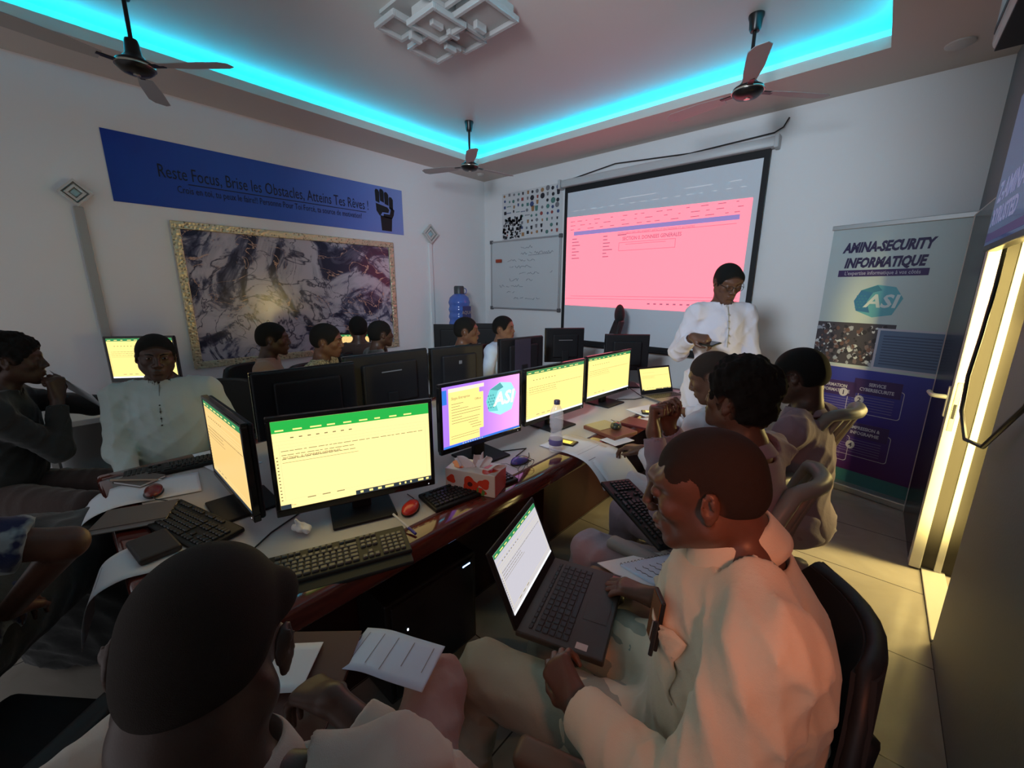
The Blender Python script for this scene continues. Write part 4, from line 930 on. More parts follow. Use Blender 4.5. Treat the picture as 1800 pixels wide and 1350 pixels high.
def make_monitor(w, h_, kind, label, back='plain', group='desktop monitors', zb=.06):
    """outer width w, outer height h_, screen faces local +x, origin on the table under the stand"""
    e = empty('computer_monitor', (0, 0, 0), label, 'monitor', group); b_ = .016; z0 = zb; z1 = zb+h_
    m = MB(); t = .018
    m.rbox((-.012, -w/2, z0), (.012, w/2, z0+.028), .004); m.rbox((-.012, -w/2, z1-b_), (.012, w/2, z1), .004); m.rbox((-.012, -w/2, z0+.026), (.012, -w/2+b_, z1-b_+.002), .004); m.rbox((-.012, w/2-b_, z0+.026), (.012, w/2, z1-b_+.002), .004)
    m.build('bezel', MBL, e)
    m = MB(); m.rbox((-.030, -w/2+.004, z0+.004), (-.008, w/2-.004, z1-.004), .010, seg=3); m.rbox((-.052, -w*.32, z0+.05), (-.026, w*.32, z1-.06), .014, seg=3); cv = m.build('back_cover', MBK, e)
    if back == 'badge': MB().rbox((-.0535, -.012, z1-.13), (-.0515, .014, z1-.105), .0005).build('badge', MBG, cv)
    if back == 'slots':
        mm = MB()
        for k in range(9): mm.box((-.0535, -.08+k*.02, z0+.06), (-.0515, -.07+k*.02, z0+.075))
        mm.build('vent_slots', MBG, cv)
    if back == 'strip': MB().rbox((-.0535, -.07, z1-.12), (-.0515, .07, z1-.113), .0005).build('vent_strip', MBG, cv)
    if back == 'panel': MB().rbox((-.0545, -.07, z0+.03), (-.0515, .11, z1-.01), .001).build('gloss_panel', mat('violet_gloss', (.055, .045, .065), rough=.25), cv)
    st = MB().rbox((-.060, -.035, .008), (-.030, .035, z0+.12), .006).build('stand', MBK, e)
    MB().rbox((-.13, -.115, 0), (.085, .115, .012), .005).build('stand_base', MBG if back == 'light' else MBK, e)
    screen_content(e, frame((.0085, -w/2+b_, z0+.028), (0, 1, 0), (0, 0, 1)), w-2*b_, h_-.028-b_, kind)
    MB().box((.012, w/2-.03, z0+.009), (.0128, w/2-.026, z0+.013)).build('power_light', WHT, e)
    return e
def put(e, x, y, deg, z=TZ): e.location = (x, y, z); e.rotation_euler.z = math.radians(deg); return e
FR_ = 'lit monitors along the near edge of the table'; BK_ = 'dark monitor backs of the far row'
put(make_monitor(.575, .37, 'sheet', 'large near monitor with a green-ribboned yellow spreadsheet behind the red mouse', group=FR_), -1.385, .69, -21)
put(make_monitor(.53, .345, 'asi', 'monitor with a pink and purple desktop, document window and hexagon logo', group=FR_, zb=.085), -1.425, 1.385, -5)
put(make_monitor(.585, .345, 'pale', 'third monitor with a pale yellow sheet behind the water bottle', group=FR_, zb=.065), -1.445, 2.045, -4)
put(make_monitor(.60, .335, 'pale', 'fourth lit monitor, farthest of the near row, beside the open laptop', group=FR_, zb=.065), -1.46, 2.755, -4)
put(make_monitor(.56, .365, 'amber', 'monitor with an amber spreadsheet turned sideways at the table end', group=FR_, zb=.05), -1.80, .375, -91)
b1 = put(make_monitor(.52, .36, 'sheet', 'dark monitor back nearest the man in the pale shirt', 'plain', BK_, .09), -2.24, .86, 174)
b2 = put(make_monitor(.58, .37, 'pale', 'dark monitor back with a thin light vent strip, second of the far row', 'strip', BK_, .095), -2.30, 1.39, 177)
b3 = put(make_monitor(.46, .36, 'pale', 'dark monitor back with a small grey badge, third of the far row', 'badge', BK_, .09), -2.30, 1.97, 172)
b4 = put(make_monitor(.50, .35, 'pale', 'dark monitor back with a glossy violet panel, hiding the student in pale blue', 'panel', BK_, .11), -2.26, 2.66, 172)
b5 = put(make_monitor(.40, .34, 'off', 'upright black monitor back standing below the projected image', 'strip', BK_, .15), -2.30, 3.38, 140)
b6 = put(make_monitor(.40, .33, 'off', 'black monitor back beside the open laptop near the standing man', 'plain', BK_, .14), -1.66, 3.44, 128)
# laptops
LPG = mat('laptop_grey', (.16, .15, .15), rough=.4, metal=.3); LPB = mat('laptop_black', (.014, .014, .014), rough=.45, spec=.28); KEYB = mat('keycap_black', (.014, .014, .015), rough=.35); KEYG = mat('keycap_pale', (.10, .095, .085), rough=.3); LPSH = mat('laptop_shell', (.10, .10, .12), rough=.35, metal=.3)  # KEYG: paler keycaps, used on the near keyboard only
def make_laptop(w, d, kind, label, cat='laptop', open_=105, body=LPB, keys=KEYB, shell=LPB, screenh=None, stickers=False):
    """hinge along local y at x=0, keyboard towards +x; origin on the surface"""
    e = empty('laptop', (0, 0, 0), label, cat); sh_ = screenh or d*.95
    ba = MB().rbox((0, -w/2, 0), (d, w/2, .018), .004).build('base', body, e)
    mm = MB(); rows = 6; n = 14
    for r in range(rows):
        for k in range(n):
            if r == 5 and 4 <= k <= 8:
                if k == 4: mm.rbox((.03+r*.0187, -w/2+.022+k*(w-.044)/n, .018), (.03+r*.0187+.015, -w/2+.022+9*(w-.044)/n-.003, .0205), .0015, seg=1)
                continue
            y0 = -w/2+.022+k*(w-.044)/n; mm.rbox((.03+r*.0187, y0, .018), (.03+r*.0187+(.010 if r == 0 else .0155), y0+(w-.044)/n-.003, .0205), .0015, seg=1)
    mm.build('keys', keys, ba); MB().rbox((.155, -.055, .018), (d-.015, .05, .0188), .001).build('touchpad', body, ba)
    if stickers:
        MB().box((d-.075, -w/2+.012, .018), (d-.045, -w/2+.032, .0186)).build('sticker', mat('sticker_pale', (.42, .38, .36), rough=.4), ba)
        s_ = MB().box((d-.035, w/2-.05, .018), (d-.010, w/2-.012, .0186)).build('sticker', mat('sticker_red', (.42, .10, .10), rough=.4), ba)
        M = frame((d-.033, w/2-.031, .0187), (0, 1, 0), (-1, 0, 0)); text('lettering', 'Z', .02, mat('sticker_ink', (.7, .65, .65)), M @ T(-.013, -.012, 0), s_, 'LEFT'); 
        MB().box((d-.035, w/2-.031, .0186), (d-.010, w/2-.030, .0190)).build('sticker_rule', mat('sticker_line', (.6, .5, .5)), s_)
    a = math.radians(open_); L = frame((.004, -w/2, .016), (0, 1, 0), (math.cos(a), 0, math.sin(a)), (math.sin(a), 0, -math.cos(a)))
    lid = MB().rbox((0, 0, -.008), (w, sh_, 0), .003, L).build('lid', shell, e)
    MB().rbox((.004, .002, 0), (w-.004, sh_-.004, .0012), .0005, L).build('screen_bezel', MBK, lid)
    screen_content(lid, L @ T(.016, .034, .0012), w-.032, sh_-.05, kind)
    return e
lp = make_laptop(.335, .235, 'white', 'open black laptop on the lap of the man in the cream shirt', open_=112, body=mat('laptop_olive', (.035, .031, .024), rough=.38), stickers=True, screenh=.225)
hx, hy = -.645, .845; dv = V(.235, .075, 0).normalized(); lp.location = (hx, hy, .700); lp.rotation_euler.z = math.atan2(dv.y, dv.x)
l2 = make_laptop(.34, .24, 'form', 'open silver laptop on the table end before the bald man', open_=108, body=LPG, keys=KEYB, shell=LPB); l2.location = (-1.28, 3.28, TZ); l2.rotation_euler.z = math.radians(-25)
l3 = make_laptop(.33, .23, 'off', 'grey laptop lid seen from behind at the far table end', open_=100, body=LPG, shell=LPSH); l3.location = (-1.93, 3.30, TZ+.002); l3.rotation_euler.z = math.radians(165)
# keyboards
def make_keyboard(label, keys=KEYB, w=.45, d=.15, body=LPB, group='keyboards on the table'):
    """long side along local y, front towards +x"""
    e = empty('keyboard', (0, 0, 0), label, 'keyboard', group)
    ba = MB().rbox((-d/2, -w/2, 0), (d/2, w/2, .018), .006, RY(.05)).build('case', body, e)
    mm = MB(); u = (w-.02)/23.; bl = [(0, 15, 0), (15.4, 3, 1), (18.8, 4, 2)]
    for r in range(6):
        x = -d/2+.012+r*.0195+(.006 if r else 0)
        for s0, n, kd in bl:
            if kd == 1 and r == 3: continue
            if kd == 2 and r == 0: continue
            k = 0
            while k < n:
                span = 1
                if kd == 0:
                    if r == 5: span = 6 if k == 4 else 1.25
                    elif k >= 13: span = n-k
                    elif k == 0 and r > 1: span = 1.5
                if kd == 0 and r == 0 and k in (1, 6, 11): k += 1; continue
                if kd == 1 and r == 4 and k != 1: k += 1; continue
                span = min(span, n-k); y = -w/2+.01+(s0+k)*u; mm.rbox((x, y, .016), (x+(.013 if r == 0 else .0165), y+span*u-.0028, .0245), .0025, RY(.05), seg=1); k += span
    mm.build('keys', keys, ba)
    MB().rbox((d/2-.008, -w/2+.004, .002), (d/2+.042, w/2-.004, .014), .005, RY(.12)).build('palm_rest', body, e) if w > .44 else None
    return e
k1 = put(make_keyboard('full-size black keyboard with shiny keys in front of the big near monitor', KEYG), -1.185, .49, -22)
k2 = put(make_keyboard('black keyboard in front of the amber monitor at the table end', w=.44), -1.77, .215, -76, TZ+.001)
k3 = put(make_keyboard('black keyboard partly under the poppy tissue box', w=.43), -1.215, 1.10, -8)
k4 = put(make_keyboard('small dark keyboard slab in front of the man in the pale shirt', w=.40), -2.44, .30, 172)
# mice
def make_mouse(label, c, c2=None):
    e = empty('computer_mouse', (0, 0, 0), label, 'mouse', 'computer mice'); s = SDF(); s.ell((0, 0, .012), (.056, .031, .020), k=.01); s.ell((-.015, 0, .013), (.034, .027, .020), k=.01); s.half((0, 0, .0015), (0, 0, -1), .2)
    o = mesh_np('shell', s.mesh(.003), mat('mouse_shell', c, rough=.25, coat=.4), e)
    g = SDF(); g.ell((0, 0, .005), (.0585, .0345, .018), k=.01); g.half((0, 0, .0008), (0, 0, -1), .2); g.half((0, 0, .011), (0, 0, 1), .2); mesh_np('side_grip', g.mesh(.003), LPB, e)
    
    MB().tube([(.020, 0, .026), (.032, 0, .023)], .005, 10).build('scroll_wheel', LPB, e); MB().tube([(.052, 0, .012), (.08, .01, .006), (.12, .05, .004)], .002, 6).build('cord', LPB, e); return e
mo = make_mouse('shiny red computer mouse beside the near keyboard', (.55, .03, .02)); mo.location = (-1.265, .825, TZ); mo.rotation_euler.z = 2.25
m2 = make_mouse('blue violet computer mouse beside the folded glasses', (.05, .035, .22)); m2.location = (-1.24, 1.46, TZ); m2.rotation_euler.z = 1.5
m3 = make_mouse('black mouse resting on the brown notebook', (.03, .035, .02)); m3.location = (-1.10, 2.21, TZ+.032); m3.rotation_euler.z = 1.9
m4 = make_mouse('dark red mouse on the papers at the left table end', (.16, .02, .012)); m4.location = (-2.16, .17, TZ+.012); m4.rotation_euler.z = -.2
# tissue box
TB = mat('tissue_box_white', (.62, .58, .54), rough=.35); TRD = mat('tissue_box_red', (.55, .06, .03), rough=.3, coat=.3); PET = mat('poppy_petal', (.60, .05, .02), rough=.35); GST = mat('poppy_stem', (.10, .22, .05), rough=.5); TIS = mat('tissue_paper', (.75, .72, .74), rough=.8)
Mt = frame((-1.30, 1.03, TZ), (.93, .36, 0), (-.36, .93, 0)); e = empty('tissue_box', (-1.22, 1.12, TZ), 'poppy-patterned tissue box with white tissues sticking out', 'tissue box')
bx = MB().rbox((0, 0, 0), (.235, .125, .10), .003, Mt).build('carton', TB, e); MB().box((.2352, .002, .002), (.236, .123, .098), Mt).build('red_end', TRD, bx); 
def blob(m, cx, cz, rx, rz, n, face, rot=0, wob=.18, sd=1):
    r_ = random.Random(sd); P = []
    for k in range(n):
        t = 2*PI*k/n; q = 1+wob*math.sin(3*t+sd)+r_.uniform(-.05, .05); P.append((cx+rx*q*math.cos(t), cz+rz*q*math.sin(t)))
    m.prism(P, 0, .0008, face)
Ff = Mt @ frame((0, 0, 0), (1, 0, 0), (0, 0, 1)) @ T(0, 0, .0002); Ft = Mt @ T(0, .005, .1002)
m = MB(); blob(m, .12, .045, .034, .032, 22, Ff, sd=2); blob(m, .185, .055, .026, .022, 20, Ff, sd=5); blob(m, .165, .02, .03, .015, 20, Ff, sd=3); blob(m, .03, .055, .02, .02, 16, Ff, sd=4)
blob(m, .05, .06, .045, .04, 22, Ft, sd=6); blob(m, .19, .05, .035, .045, 22, Ft, sd=7); m.build('poppy_print', PET, bx)
m = MB(); m.prism([(.150, .002), (.158, .002), (.160, .034), (.153, .034)], .001, .0016, Ff); m.prism([(.17, .002), (.185, .002), (.19, .022), (.178, .03)], .001, .0016, Ff); m.build('stem_print', GST, bx)
MB().prism([(.12+.012*math.cos(t), .045+.011*math.sin(t)) for t in np.linspace(0, 6.28, 12)[:-1]], .001, .0016, Ff).build('poppy_heart', mat('poppy_heart', (.08, .01, .01)), bx)
for k, (x, y, a, ln, tw) in enumerate(((.09, .04, -.5, .07, .3), (.13, .06, .5, .085, -.3), (.17, .05, .95, .08, .5), (.12, .075, .1, .075, .9))):
    fn = lambda u, v, x=x, y=y, a=a, ln=ln, tw=tw, k=k: tuple(Mt @ V(x+1.25*math.sin(a)*ln*v+(u-.5)*.07*(1-.35*v)*math.cos(tw), y+(u-.5)*.06*math.sin(tw)+.012*math.sin(u*9+k)*(.4+v), .097+math.cos(a)*ln*v*.75+.010*math.sin(u*7+v*4+k)))
    MB().sheet(fn, 14, 12, .0006).build('tissue', TIS, e, 'all')
# water bottle
PLA = mat('bottle_plastic', (.85, .88, .92), rough=.05, alpha=.30, spec=1.0, coat=1.0); CAPB = mat('bottle_cap', (.03, .03, .07), rough=.4); LBL = mat('bottle_label', (.12, .10, .25), rough=.4)
e = empty('water_bottle', (-1.19, 1.70, TZ), 'clear plastic water bottle with dark cap standing at the table edge', 'bottle'); e_s = 1.0
pf = [(.0, .002), (.030, .002), (.036, .008)]
for k in range(27):
    z = .012+k*.0075; r = .0365+.0012*math.sin(k*1.9)
    if .085 < z < .15: r -= .007*math.sin((z-.085)/.065*PI)
    pf.append((r, z))
pf += [(.036, .218), (.030, .238), (.020, .256), (.0145, .266), (.0145, .276)]
MB().lathe(pf+[(0, .276)], 36, T(-1.19, 1.70, TZ)).build('bottle_body', PLA, e, 'all'); MB().lathe([(0, .268), (.0165, .268), (.0165, .287), (.014, .290), (0, .290)], 24, T(-1.19, 1.70, TZ)).build('cap', CAPB, e, 40)
MB().lathe([(.0372, .045), (.0376, .046), (.0376, .075), (.0372, .076)], 36, T(-1.19, 1.70, TZ)).build('label', LBL, e, True)
# papers, notebooks, phones
def paper(name, pts, label, cat='paper', z=TZ, droop=0, mt=PAPB, group=None, lines=True, n=16):
    """pts: 4 corners in plan; the sheet bends down past y>droop0"""
    A, B, C_, D_ = [V(*p) for p in pts]
    fn = lambda u, v: tuple((A*(1-u)+B*u)*(1-v)+(D_*(1-u)+C_*u)*v)
    o = MB().sheet(fn, n, n, .0012).build(name, mt, None, 'all'); tag(o, label, cat, group); return o
def bent_paper(name, path, wdir, w, label, mt=PAPB, cat='paper', lines=8, group=None, bar=False):
    """path: centre-line points; wdir*w the width"""
    wd = V(*wdir).normalized()*w/2; P = [V(*p) for p in path]; n = len(P)-1
    def fn(u, v):
        t = v*n; i = min(int(t), n-1); f_ = t-i; p = P[i]*(1-f_)+P[i+1]*f_
        # smooth
        a = P[max(i-1, 0)]; d = P[min(i+2, n)]; p = .5*((2*P[i])+(P[i+1]-a)*f_+(2*a-5*P[i]+4*P[i+1]-d)*f_**2+(3*P[i]-a-3*P[i+1]+d)*f_**3)
        return tuple(p+wd*(2*u-1))
    o = MB().sheet(fn, 6, 26, .0010).build(name, mt, None, 'all'); tag(o, label, cat, group)
    if lines:
        m = MB()
        for k in range(lines):
            v = .12+.76*k/max(lines-1, 1); 
            a = V(*fn(.12, v)); b_ = V(*fn(.12+rs.uniform(.45, .75), v)); a2 = V(*fn(.12, v+.008)); b2_ = V(*fn(.6, v+.008)); nrm = (b_-a).cross(a2-a).normalized()
            if nrm.z < 0: nrm = -nrm
            m.add([a+nrm*.0008, b_+nrm*.0008, b_+(a2-a)+nrm*.0008, a2+nrm*.0008], [(0, 1, 2, 3)])
        if bar:
            a = V(*fn(.1, .42)); b_ = V(*fn(.9, .42)); c = V(*fn(.9, .47)); d = V(*fn(.1, .47)); m.add([q+V(0, 0, .001) for q in (a, b_, c, d)], [(0, 1, 2, 3)])
        m.build('printed_lines', mat('print_grey', (.22, .23, .28), rough=.7), o)
    return o
bent_paper('document_sheet', [(-1.30, 1.83, TZ+.004), (-1.20, 1.83, TZ+.005), (-1.10, 1.83, TZ+.007), (-1.00, 1.83, TZ-.010), (-.93, 1.83, TZ-.065), (-.885, 1.83, TZ-.13)], (0.05, 1, 0), .25, 'white printed sheets curving over the table edge beside the phone', lines=9, bar=True)
bent_paper('document_sheet', [(-1.29, 1.86, TZ+.002), (-1.20, 1.86, TZ+.002), (-1.09, 1.86, TZ+.003), (-.985, 1.87, TZ-.013), (-.91, 1.87, TZ-.07), (-.86, 1.87, TZ-.12)], (0.12, 1, 0), .25, 'second white sheet fanned out beneath the printed sheets at the table edge', lines=0)
BRN = mat('notebook_brown', (.16, .055, .035), rough=.45); TAN = mat('envelope_yellow', (.50, .42, .20), rough=.6); GRYB = mat('notebook_grey', (.12, .10, .09), rough=.5)
Mn = T(-1.13, 2.19, TZ) @ RZ(-.25); e = empty('notebook', (-1.13, 2.19, TZ), 'brown covered notebook with a yellow sheet under the black mouse', 'notebook')
MB().rbox((-.13, -.10, 0), (.13, .10, .022), .003, Mn).build('cover', BRN, e); MB().box((-.13, -.085, .0225), (.0, .09, .0245), Mn).build('yellow_sheet', TAN, e)
tag(MB().rbox((.05, -.14, .001), (.17, .02, .003), .0005, Mn @ T(.02, -.02, 0)).build('paper_slip', PAPB), 'small white paper slip sticking out from under the brown notebook', 'paper')
def phone(label, loc, rz, glow=None, z=TZ, tilt=None):
    e = empty('smartphone', loc, label, 'phone'); M = (tilt or T(*loc) @ RZ(rz))
    MB().rbox((-.078, -.038, 0), (.078, .038, .010), .004, M).build('case', LPB, e); s = MB().box((-.070, -.034, .010), (.070, .034, .0108), M).build('screen', glow or MBL, e)
    return e, M, s
pe, M, s = phone('black phone with a yellow lit screen beside the water bottle', (-1.23, 1.83, TZ+.006), .15)
MB().box((-.055, -.026, .0108), (.055, .012, .0114), M).build('screen_glow', mat('phone_glow', (0, 0, 0), emit=(1, .62, .08), es=.42), s)
pe, M, s = phone('phone under the hand of the bald man, glowing faintly yellow', (-1.08, 2.72, TZ+.008), .5)
MB().box((-.05, -.02, .0108), (.05, .02, .0114), M).build('screen_glow', mat('phone_glow', (0, 0, 0), emit=(.75, .55, .12), es=.6), s)
paper('document_sheet', ((-1.28, 2.70, TZ+.003), (-1.09, 2.62, TZ+.003), (-.98, 2.86, TZ+.003), (-1.20, 2.95, TZ+.003)), 'white sheets under the phone of the bald man', lines=False)
paper('document_sheet', ((-1.10, 2.56, TZ+.005), (-.95, 2.40, TZ+.005), (-.86, 2.55, TZ+.005), (-1.00, 2.74, TZ+.005)), 'white sheet at the table edge in front of the bald man', lines=False)
tag(MB().rbox((-1.16, 2.36, TZ), (-.92, 2.52, TZ+.015), .003, T(0, 0, 0)).build('folder', mat('folder_maroon', (.10, .015, .015), rough=.4)), 'maroon folder lying at the table edge behind the brown notebook', 'folder')
tag(MB().rbox((-.13, -.10, 0), (.13, .10, .012), .003, T(-1.02, 3.02, TZ) @ RZ(.2)).build('folder', mat('folder_brown', (.12, .03, .025), rough=.4)), 'reddish brown folder under the front of the open silver laptop', 'folder')
# reading glasses on the table
g = MB(); c0 = V(-1.165, 1.42, TZ+.022)
for q in (-1, 1):
    g.tube([c0+V(.012*q*.0, q*.034, 0)+V(.006*math.sin(t), .026*math.cos(t), .020*math.sin(t)) for t in np.linspace(0, 2*PI, 17)[:-1]], .0013, 6, closed=True)
    g.tube([c0+V(.0, q*.062, .006), c0+V(-.07, q*.066, .010), c0+V(-.12, q*.060, -.010), c0+V(-.135, q*.056, -.020)], .0013, 6)
g.tube([c0+V(0, -.008, .003), c0+V(.004, 0, .007), c0+V(0, .008, .003)], .0013, 6)
tag(g.build('eyeglasses', BLACKM, None, True), 'thin-rimmed eyeglasses lying open on the reflecting table edge', 'glasses')
# ballpoint pen and crumpled tissue
e = empty('ballpoint_pen', (-1.12, .76, TZ), 'white ballpoint pen with a blue cap leaning on the keyboard end', 'pen')
a, b_ = V(-1.245, .735, TZ+.030), V(-1.105, .735, TZ+.008); MB().tube([a, a+(b_-a)*.72], .0042, 10).build('barrel', PAP, e, True); MB().tube([a+(b_-a)*.70, b_], .0052, 10).build('cap', mat('cap_blue', (.04, .03, .30), rough=.3), e, True)
s = SDF()
for k in range(9): s.ell((-1.42+rs.uniform(-.025, .025), .475+rs.uniform(-.028, .028), TZ+.012+rs.uniform(0, .016)), (.018, .012, .012), k=.006)
s.cone((-1.42, .475, TZ+.02), (-1.43, .46, TZ+.055), .010, .006, k=.01)
tag(mesh_np('crumpled_tissue', s.mesh(.003, noise=cloth_noise(5, .003, 4)), TIS), 'crumpled white tissue on the grey desktop behind the near keyboard', 'tissue')
# left end of the table
bent_paper('document_sheet', [(-1.62, .20, TZ+.004), (-1.64, .10, TZ+.005), (-1.66, .03, TZ+.004), (-1.68, -.035, TZ-.03), (-1.70, -.065, TZ-.11), (-1.71, -.08, TZ-.20)], (1, -.2, 0), .20, 'white sheet drooping over the left table end beside the dark wallet', lines=9)
bent_paper('document_sheet', [(-2.18, .33, TZ+.004), (-2.22, .20, TZ+.005), (-2.26, .06, TZ+.004), (-2.28, -.03, TZ-.035), (-2.29, -.06, TZ-.12)], (1, -.15, 0), .24, 'white sheet curling off the table end under the grey notebook', lines=9)
bent_paper('document_sheet', [(-2.58, .47, TZ+.003), (-2.38, .47, TZ+.003), (-2.20, .50, TZ+.003)], (0, 1, 0), .18, 'white sheet on the table behind the dark keyboard slab', lines=5)
def slab(name, lo, hi, M, mt, label, cat, edge=True):
    e = empty(name, M @ V((lo[0]+hi[0])/2, (lo[1]+hi[1])/2, lo[2]), label, cat)
    MB().rbox((lo[0]+.003, lo[1]+.003, lo[2]+.002), (hi[0]-.003, hi[1]-.003, hi[2]-.002), .001, M).build('pages', PAP, e)
    m = MB(); m.rbox((lo[0], lo[1], hi[2]-.0025), hi, .001, M); m.rbox(lo, (hi[0], hi[1], lo[2]+.0025), .001, M); m.rbox(lo, (lo[0]+.003, hi[1], hi[2]), .001, M); m.build('cover', mt, e); return e
slab('notebook', (-.08, -.055, 0), (.08, .055, .013), T(-2.37, .15, TZ+.009) @ RZ(.5), GRYB, 'small grey brown notebook on the curled sheet at the left table end', 'notebook')
slab('notebook', (-.11, -.075, 0), (.11, .075, .022), T(-1.96, .095, TZ+.009) @ RZ(1.15), GRYB, 'dark brown notebook between the red mouse and the wallet', 'notebook')
tag(MB().rbox((-.085, -.055, 0), (.085, .055, .022), .008, T(-1.68, .105, TZ+.008) @ RZ(.1)).build('wallet', mat('wallet_dark', (.03, .022, .02), rough=.5)), 'dark leather wallet lying on the drooping sheet at the table end', 'wallet')
e = empty('ballpoint_pen', (-2.25, .13, TZ+.02), 'brown pencil-like pen lying across the grey notebook', 'pen'); MB().tube([(-2.42, .06, TZ+.027), (-2.27, .20, TZ+.027)], .0042, 8).build('barrel', mat('pen_tan', (.35, .26, .18), rough=.4), e, True); MB().tube([(-2.27, .20, TZ+.027), (-2.255, .214, TZ+.027)], .002, 8).build('tip', STEEL, e, True)
# cables behind the monitors
for pts, lab in (([(-1.50, 1.40, TZ+.01), (-1.40, 1.50, TZ+.006), (-1.33, 1.62, TZ+.005), (-1.30, 1.50, TZ+.005), (-1.20, 1.50, TZ+.008)], 'thin black cable looping on the table under the purple monitor'),
                 ([(-1.45, 2.9, TZ+.006), (-1.35, 3.0, TZ+.006), (-1.32, 3.10, TZ+.006), (-1.40, 3.15, TZ+.02), (-1.48, 3.10, TZ+.08)], 'black cable tangle behind the fourth lit monitor'),
                 ([(-1.62, .62, TZ+.006), (-1.55, .50, TZ+.005), (-1.50, .40, TZ+.005), (-1.42, .30, TZ+.005), (-1.40, .2, TZ+.005)], 'thin black cable running beside the crumpled tissue')):
    tag(MB().tube(pts, .0032, 6).build('cable', LPB, None, True), lab, 'cable')
# books on laps and beside
NB = mat('notebook_bluewhite', (.50, .62, .80), rough=.6)
# ---------------------------------------------------------------- desk and screens along the left wall
WD = mat('desk_white', (.40, .40, .40), rough=.4)
e = empty('side_desk', (-4.2, 2.0, 0), 'narrow desk against the marble wall behind the seated students', 'desk')
MB().rbox((XL+.03, -.2, .71), (-3.85, 4.0, .75), .006).build('tabletop', WD, e)
for y in (-.15, 1.9, 3.93): MB().box((XL+.05, y, 0), (-3.9, y+.03, .71)).build('leg_panel', WD, e)
w1 = put(make_monitor(.46, .34, 'pale', 'monitor with yellow screen behind the head of the man in the pale shirt', group='monitors along the marble wall', zb=.17), -4.08, .42, -38)
w2 = put(make_monitor(.44, .33, 'amber', 'small amber screen seen between the far heads before the mural', group='monitors along the marble wall', zb=.09), -4.02, 2.0, -38)
w3 = put(make_monitor(.46, .33, 'off', 'black monitor back below the diamond lamp at the far wall', 'plain', 'monitors along the marble wall', .12), -3.82, 3.22, 130)
w4 = put(make_monitor(.46, .33, 'off', 'black monitor back directly below the blue water jug', 'plain', 'monitors along the marble wall', .12), -3.60, 3.62, 130)
for (x, y, dg, lab) in ((-3.42, 2.86, -38, 'laptop with a pale yellow page below the black monitor by the wall'), (-3.20, 3.22, -38, 'laptop with a pale page beside the student in white')):
    t = make_laptop(.30, .21, 'form', lab, open_=100, shell=LPB); t.location = (x, y, .76); t.rotation_euler.z = math.radians(dg)
MB().rbox((-3.66, 2.7, .71), (-2.98, 3.45, .75), .006).build('tabletop', WD, (e2 := empty('side_desk', (-3.3, 3.1, 0), 'small pale desk carrying the two laptops by the far corner', 'desk')))
for x, y in ((-3.6, 2.76), (-3.05, 2.76), (-3.6, 3.38), (-3.05, 3.38)): MB().box((x-.02, y-.02, 0), (x+.02, y+.02, .71)).build('leg', WD, e2)
# water dispenser with blue jug
JUG = mat('jug_blue', (.10, .19, .60), rough=.15, trans=.25, spec=.6); DSP = mat('dispenser_white', (.45, .46, .48), rough=.4)
J = T(-4.12, 3.60, .04)
e = empty('water_dispenser', (-4.12, 3.74, 0), 'pale water dispenser cabinet half hidden behind the black monitors', 'water dispenser')
MB().rbox((-.15, -.15, .0), (.15, .15, 1.07), .02, J).build('cabinet', DSP, e); MB().rbox((.15, -.09, .74), (.165, .09, .97), .004, J).build('tap_panel', MBK, e)
e = empty('water_jug', (-4.12, 3.74, 1.07), 'blue water jug with dark cap and handle ring standing on the dispenser', 'water jug')
pf = [(0, 1.07), (.10, 1.07), (.135, 1.09)]+[(.136+.006*math.sin(k*1.25), 1.11+k*.018) for k in range(19)]+[(.125, 1.465), (.085, 1.50), (.06, 1.515), (.06, 1.52), (0, 1.52)]
MB().lathe(pf, 36, J).build('jug_body', JUG, e, 50); MB().lathe([(0, 1.515), (.066, 1.515), (.066, 1.60), (.055, 1.615), (0, 1.615)], 24, J).build('cap', mat('jug_cap', (.05, .06, .07), rough=.4), e, 40)
MB().tube([J @ V(.0, .06+.035+.035*math.cos(t), 1.55+.035*math.sin(t)) for t in np.linspace(0, 2*PI, 15)[:-1]], .006, 6, closed=True).build('carry_ring', JUG, e)
Mj = J @ frame((.145, 0, 0), (0, 1, 0), (0, 0, 1)); m = MB().rbox((-.07, 1.2, -.004), (.07, 1.36, -.0), .001, Mj); lb = m.build('label', mat('jug_label', (.03, .05, .16), rough=.4), e)
text('lettering', 'AQUA', .06, mat('jug_ink', (.4, .38, .3), rough=.5), Mj @ T(0, 1.26, .0005), lb)
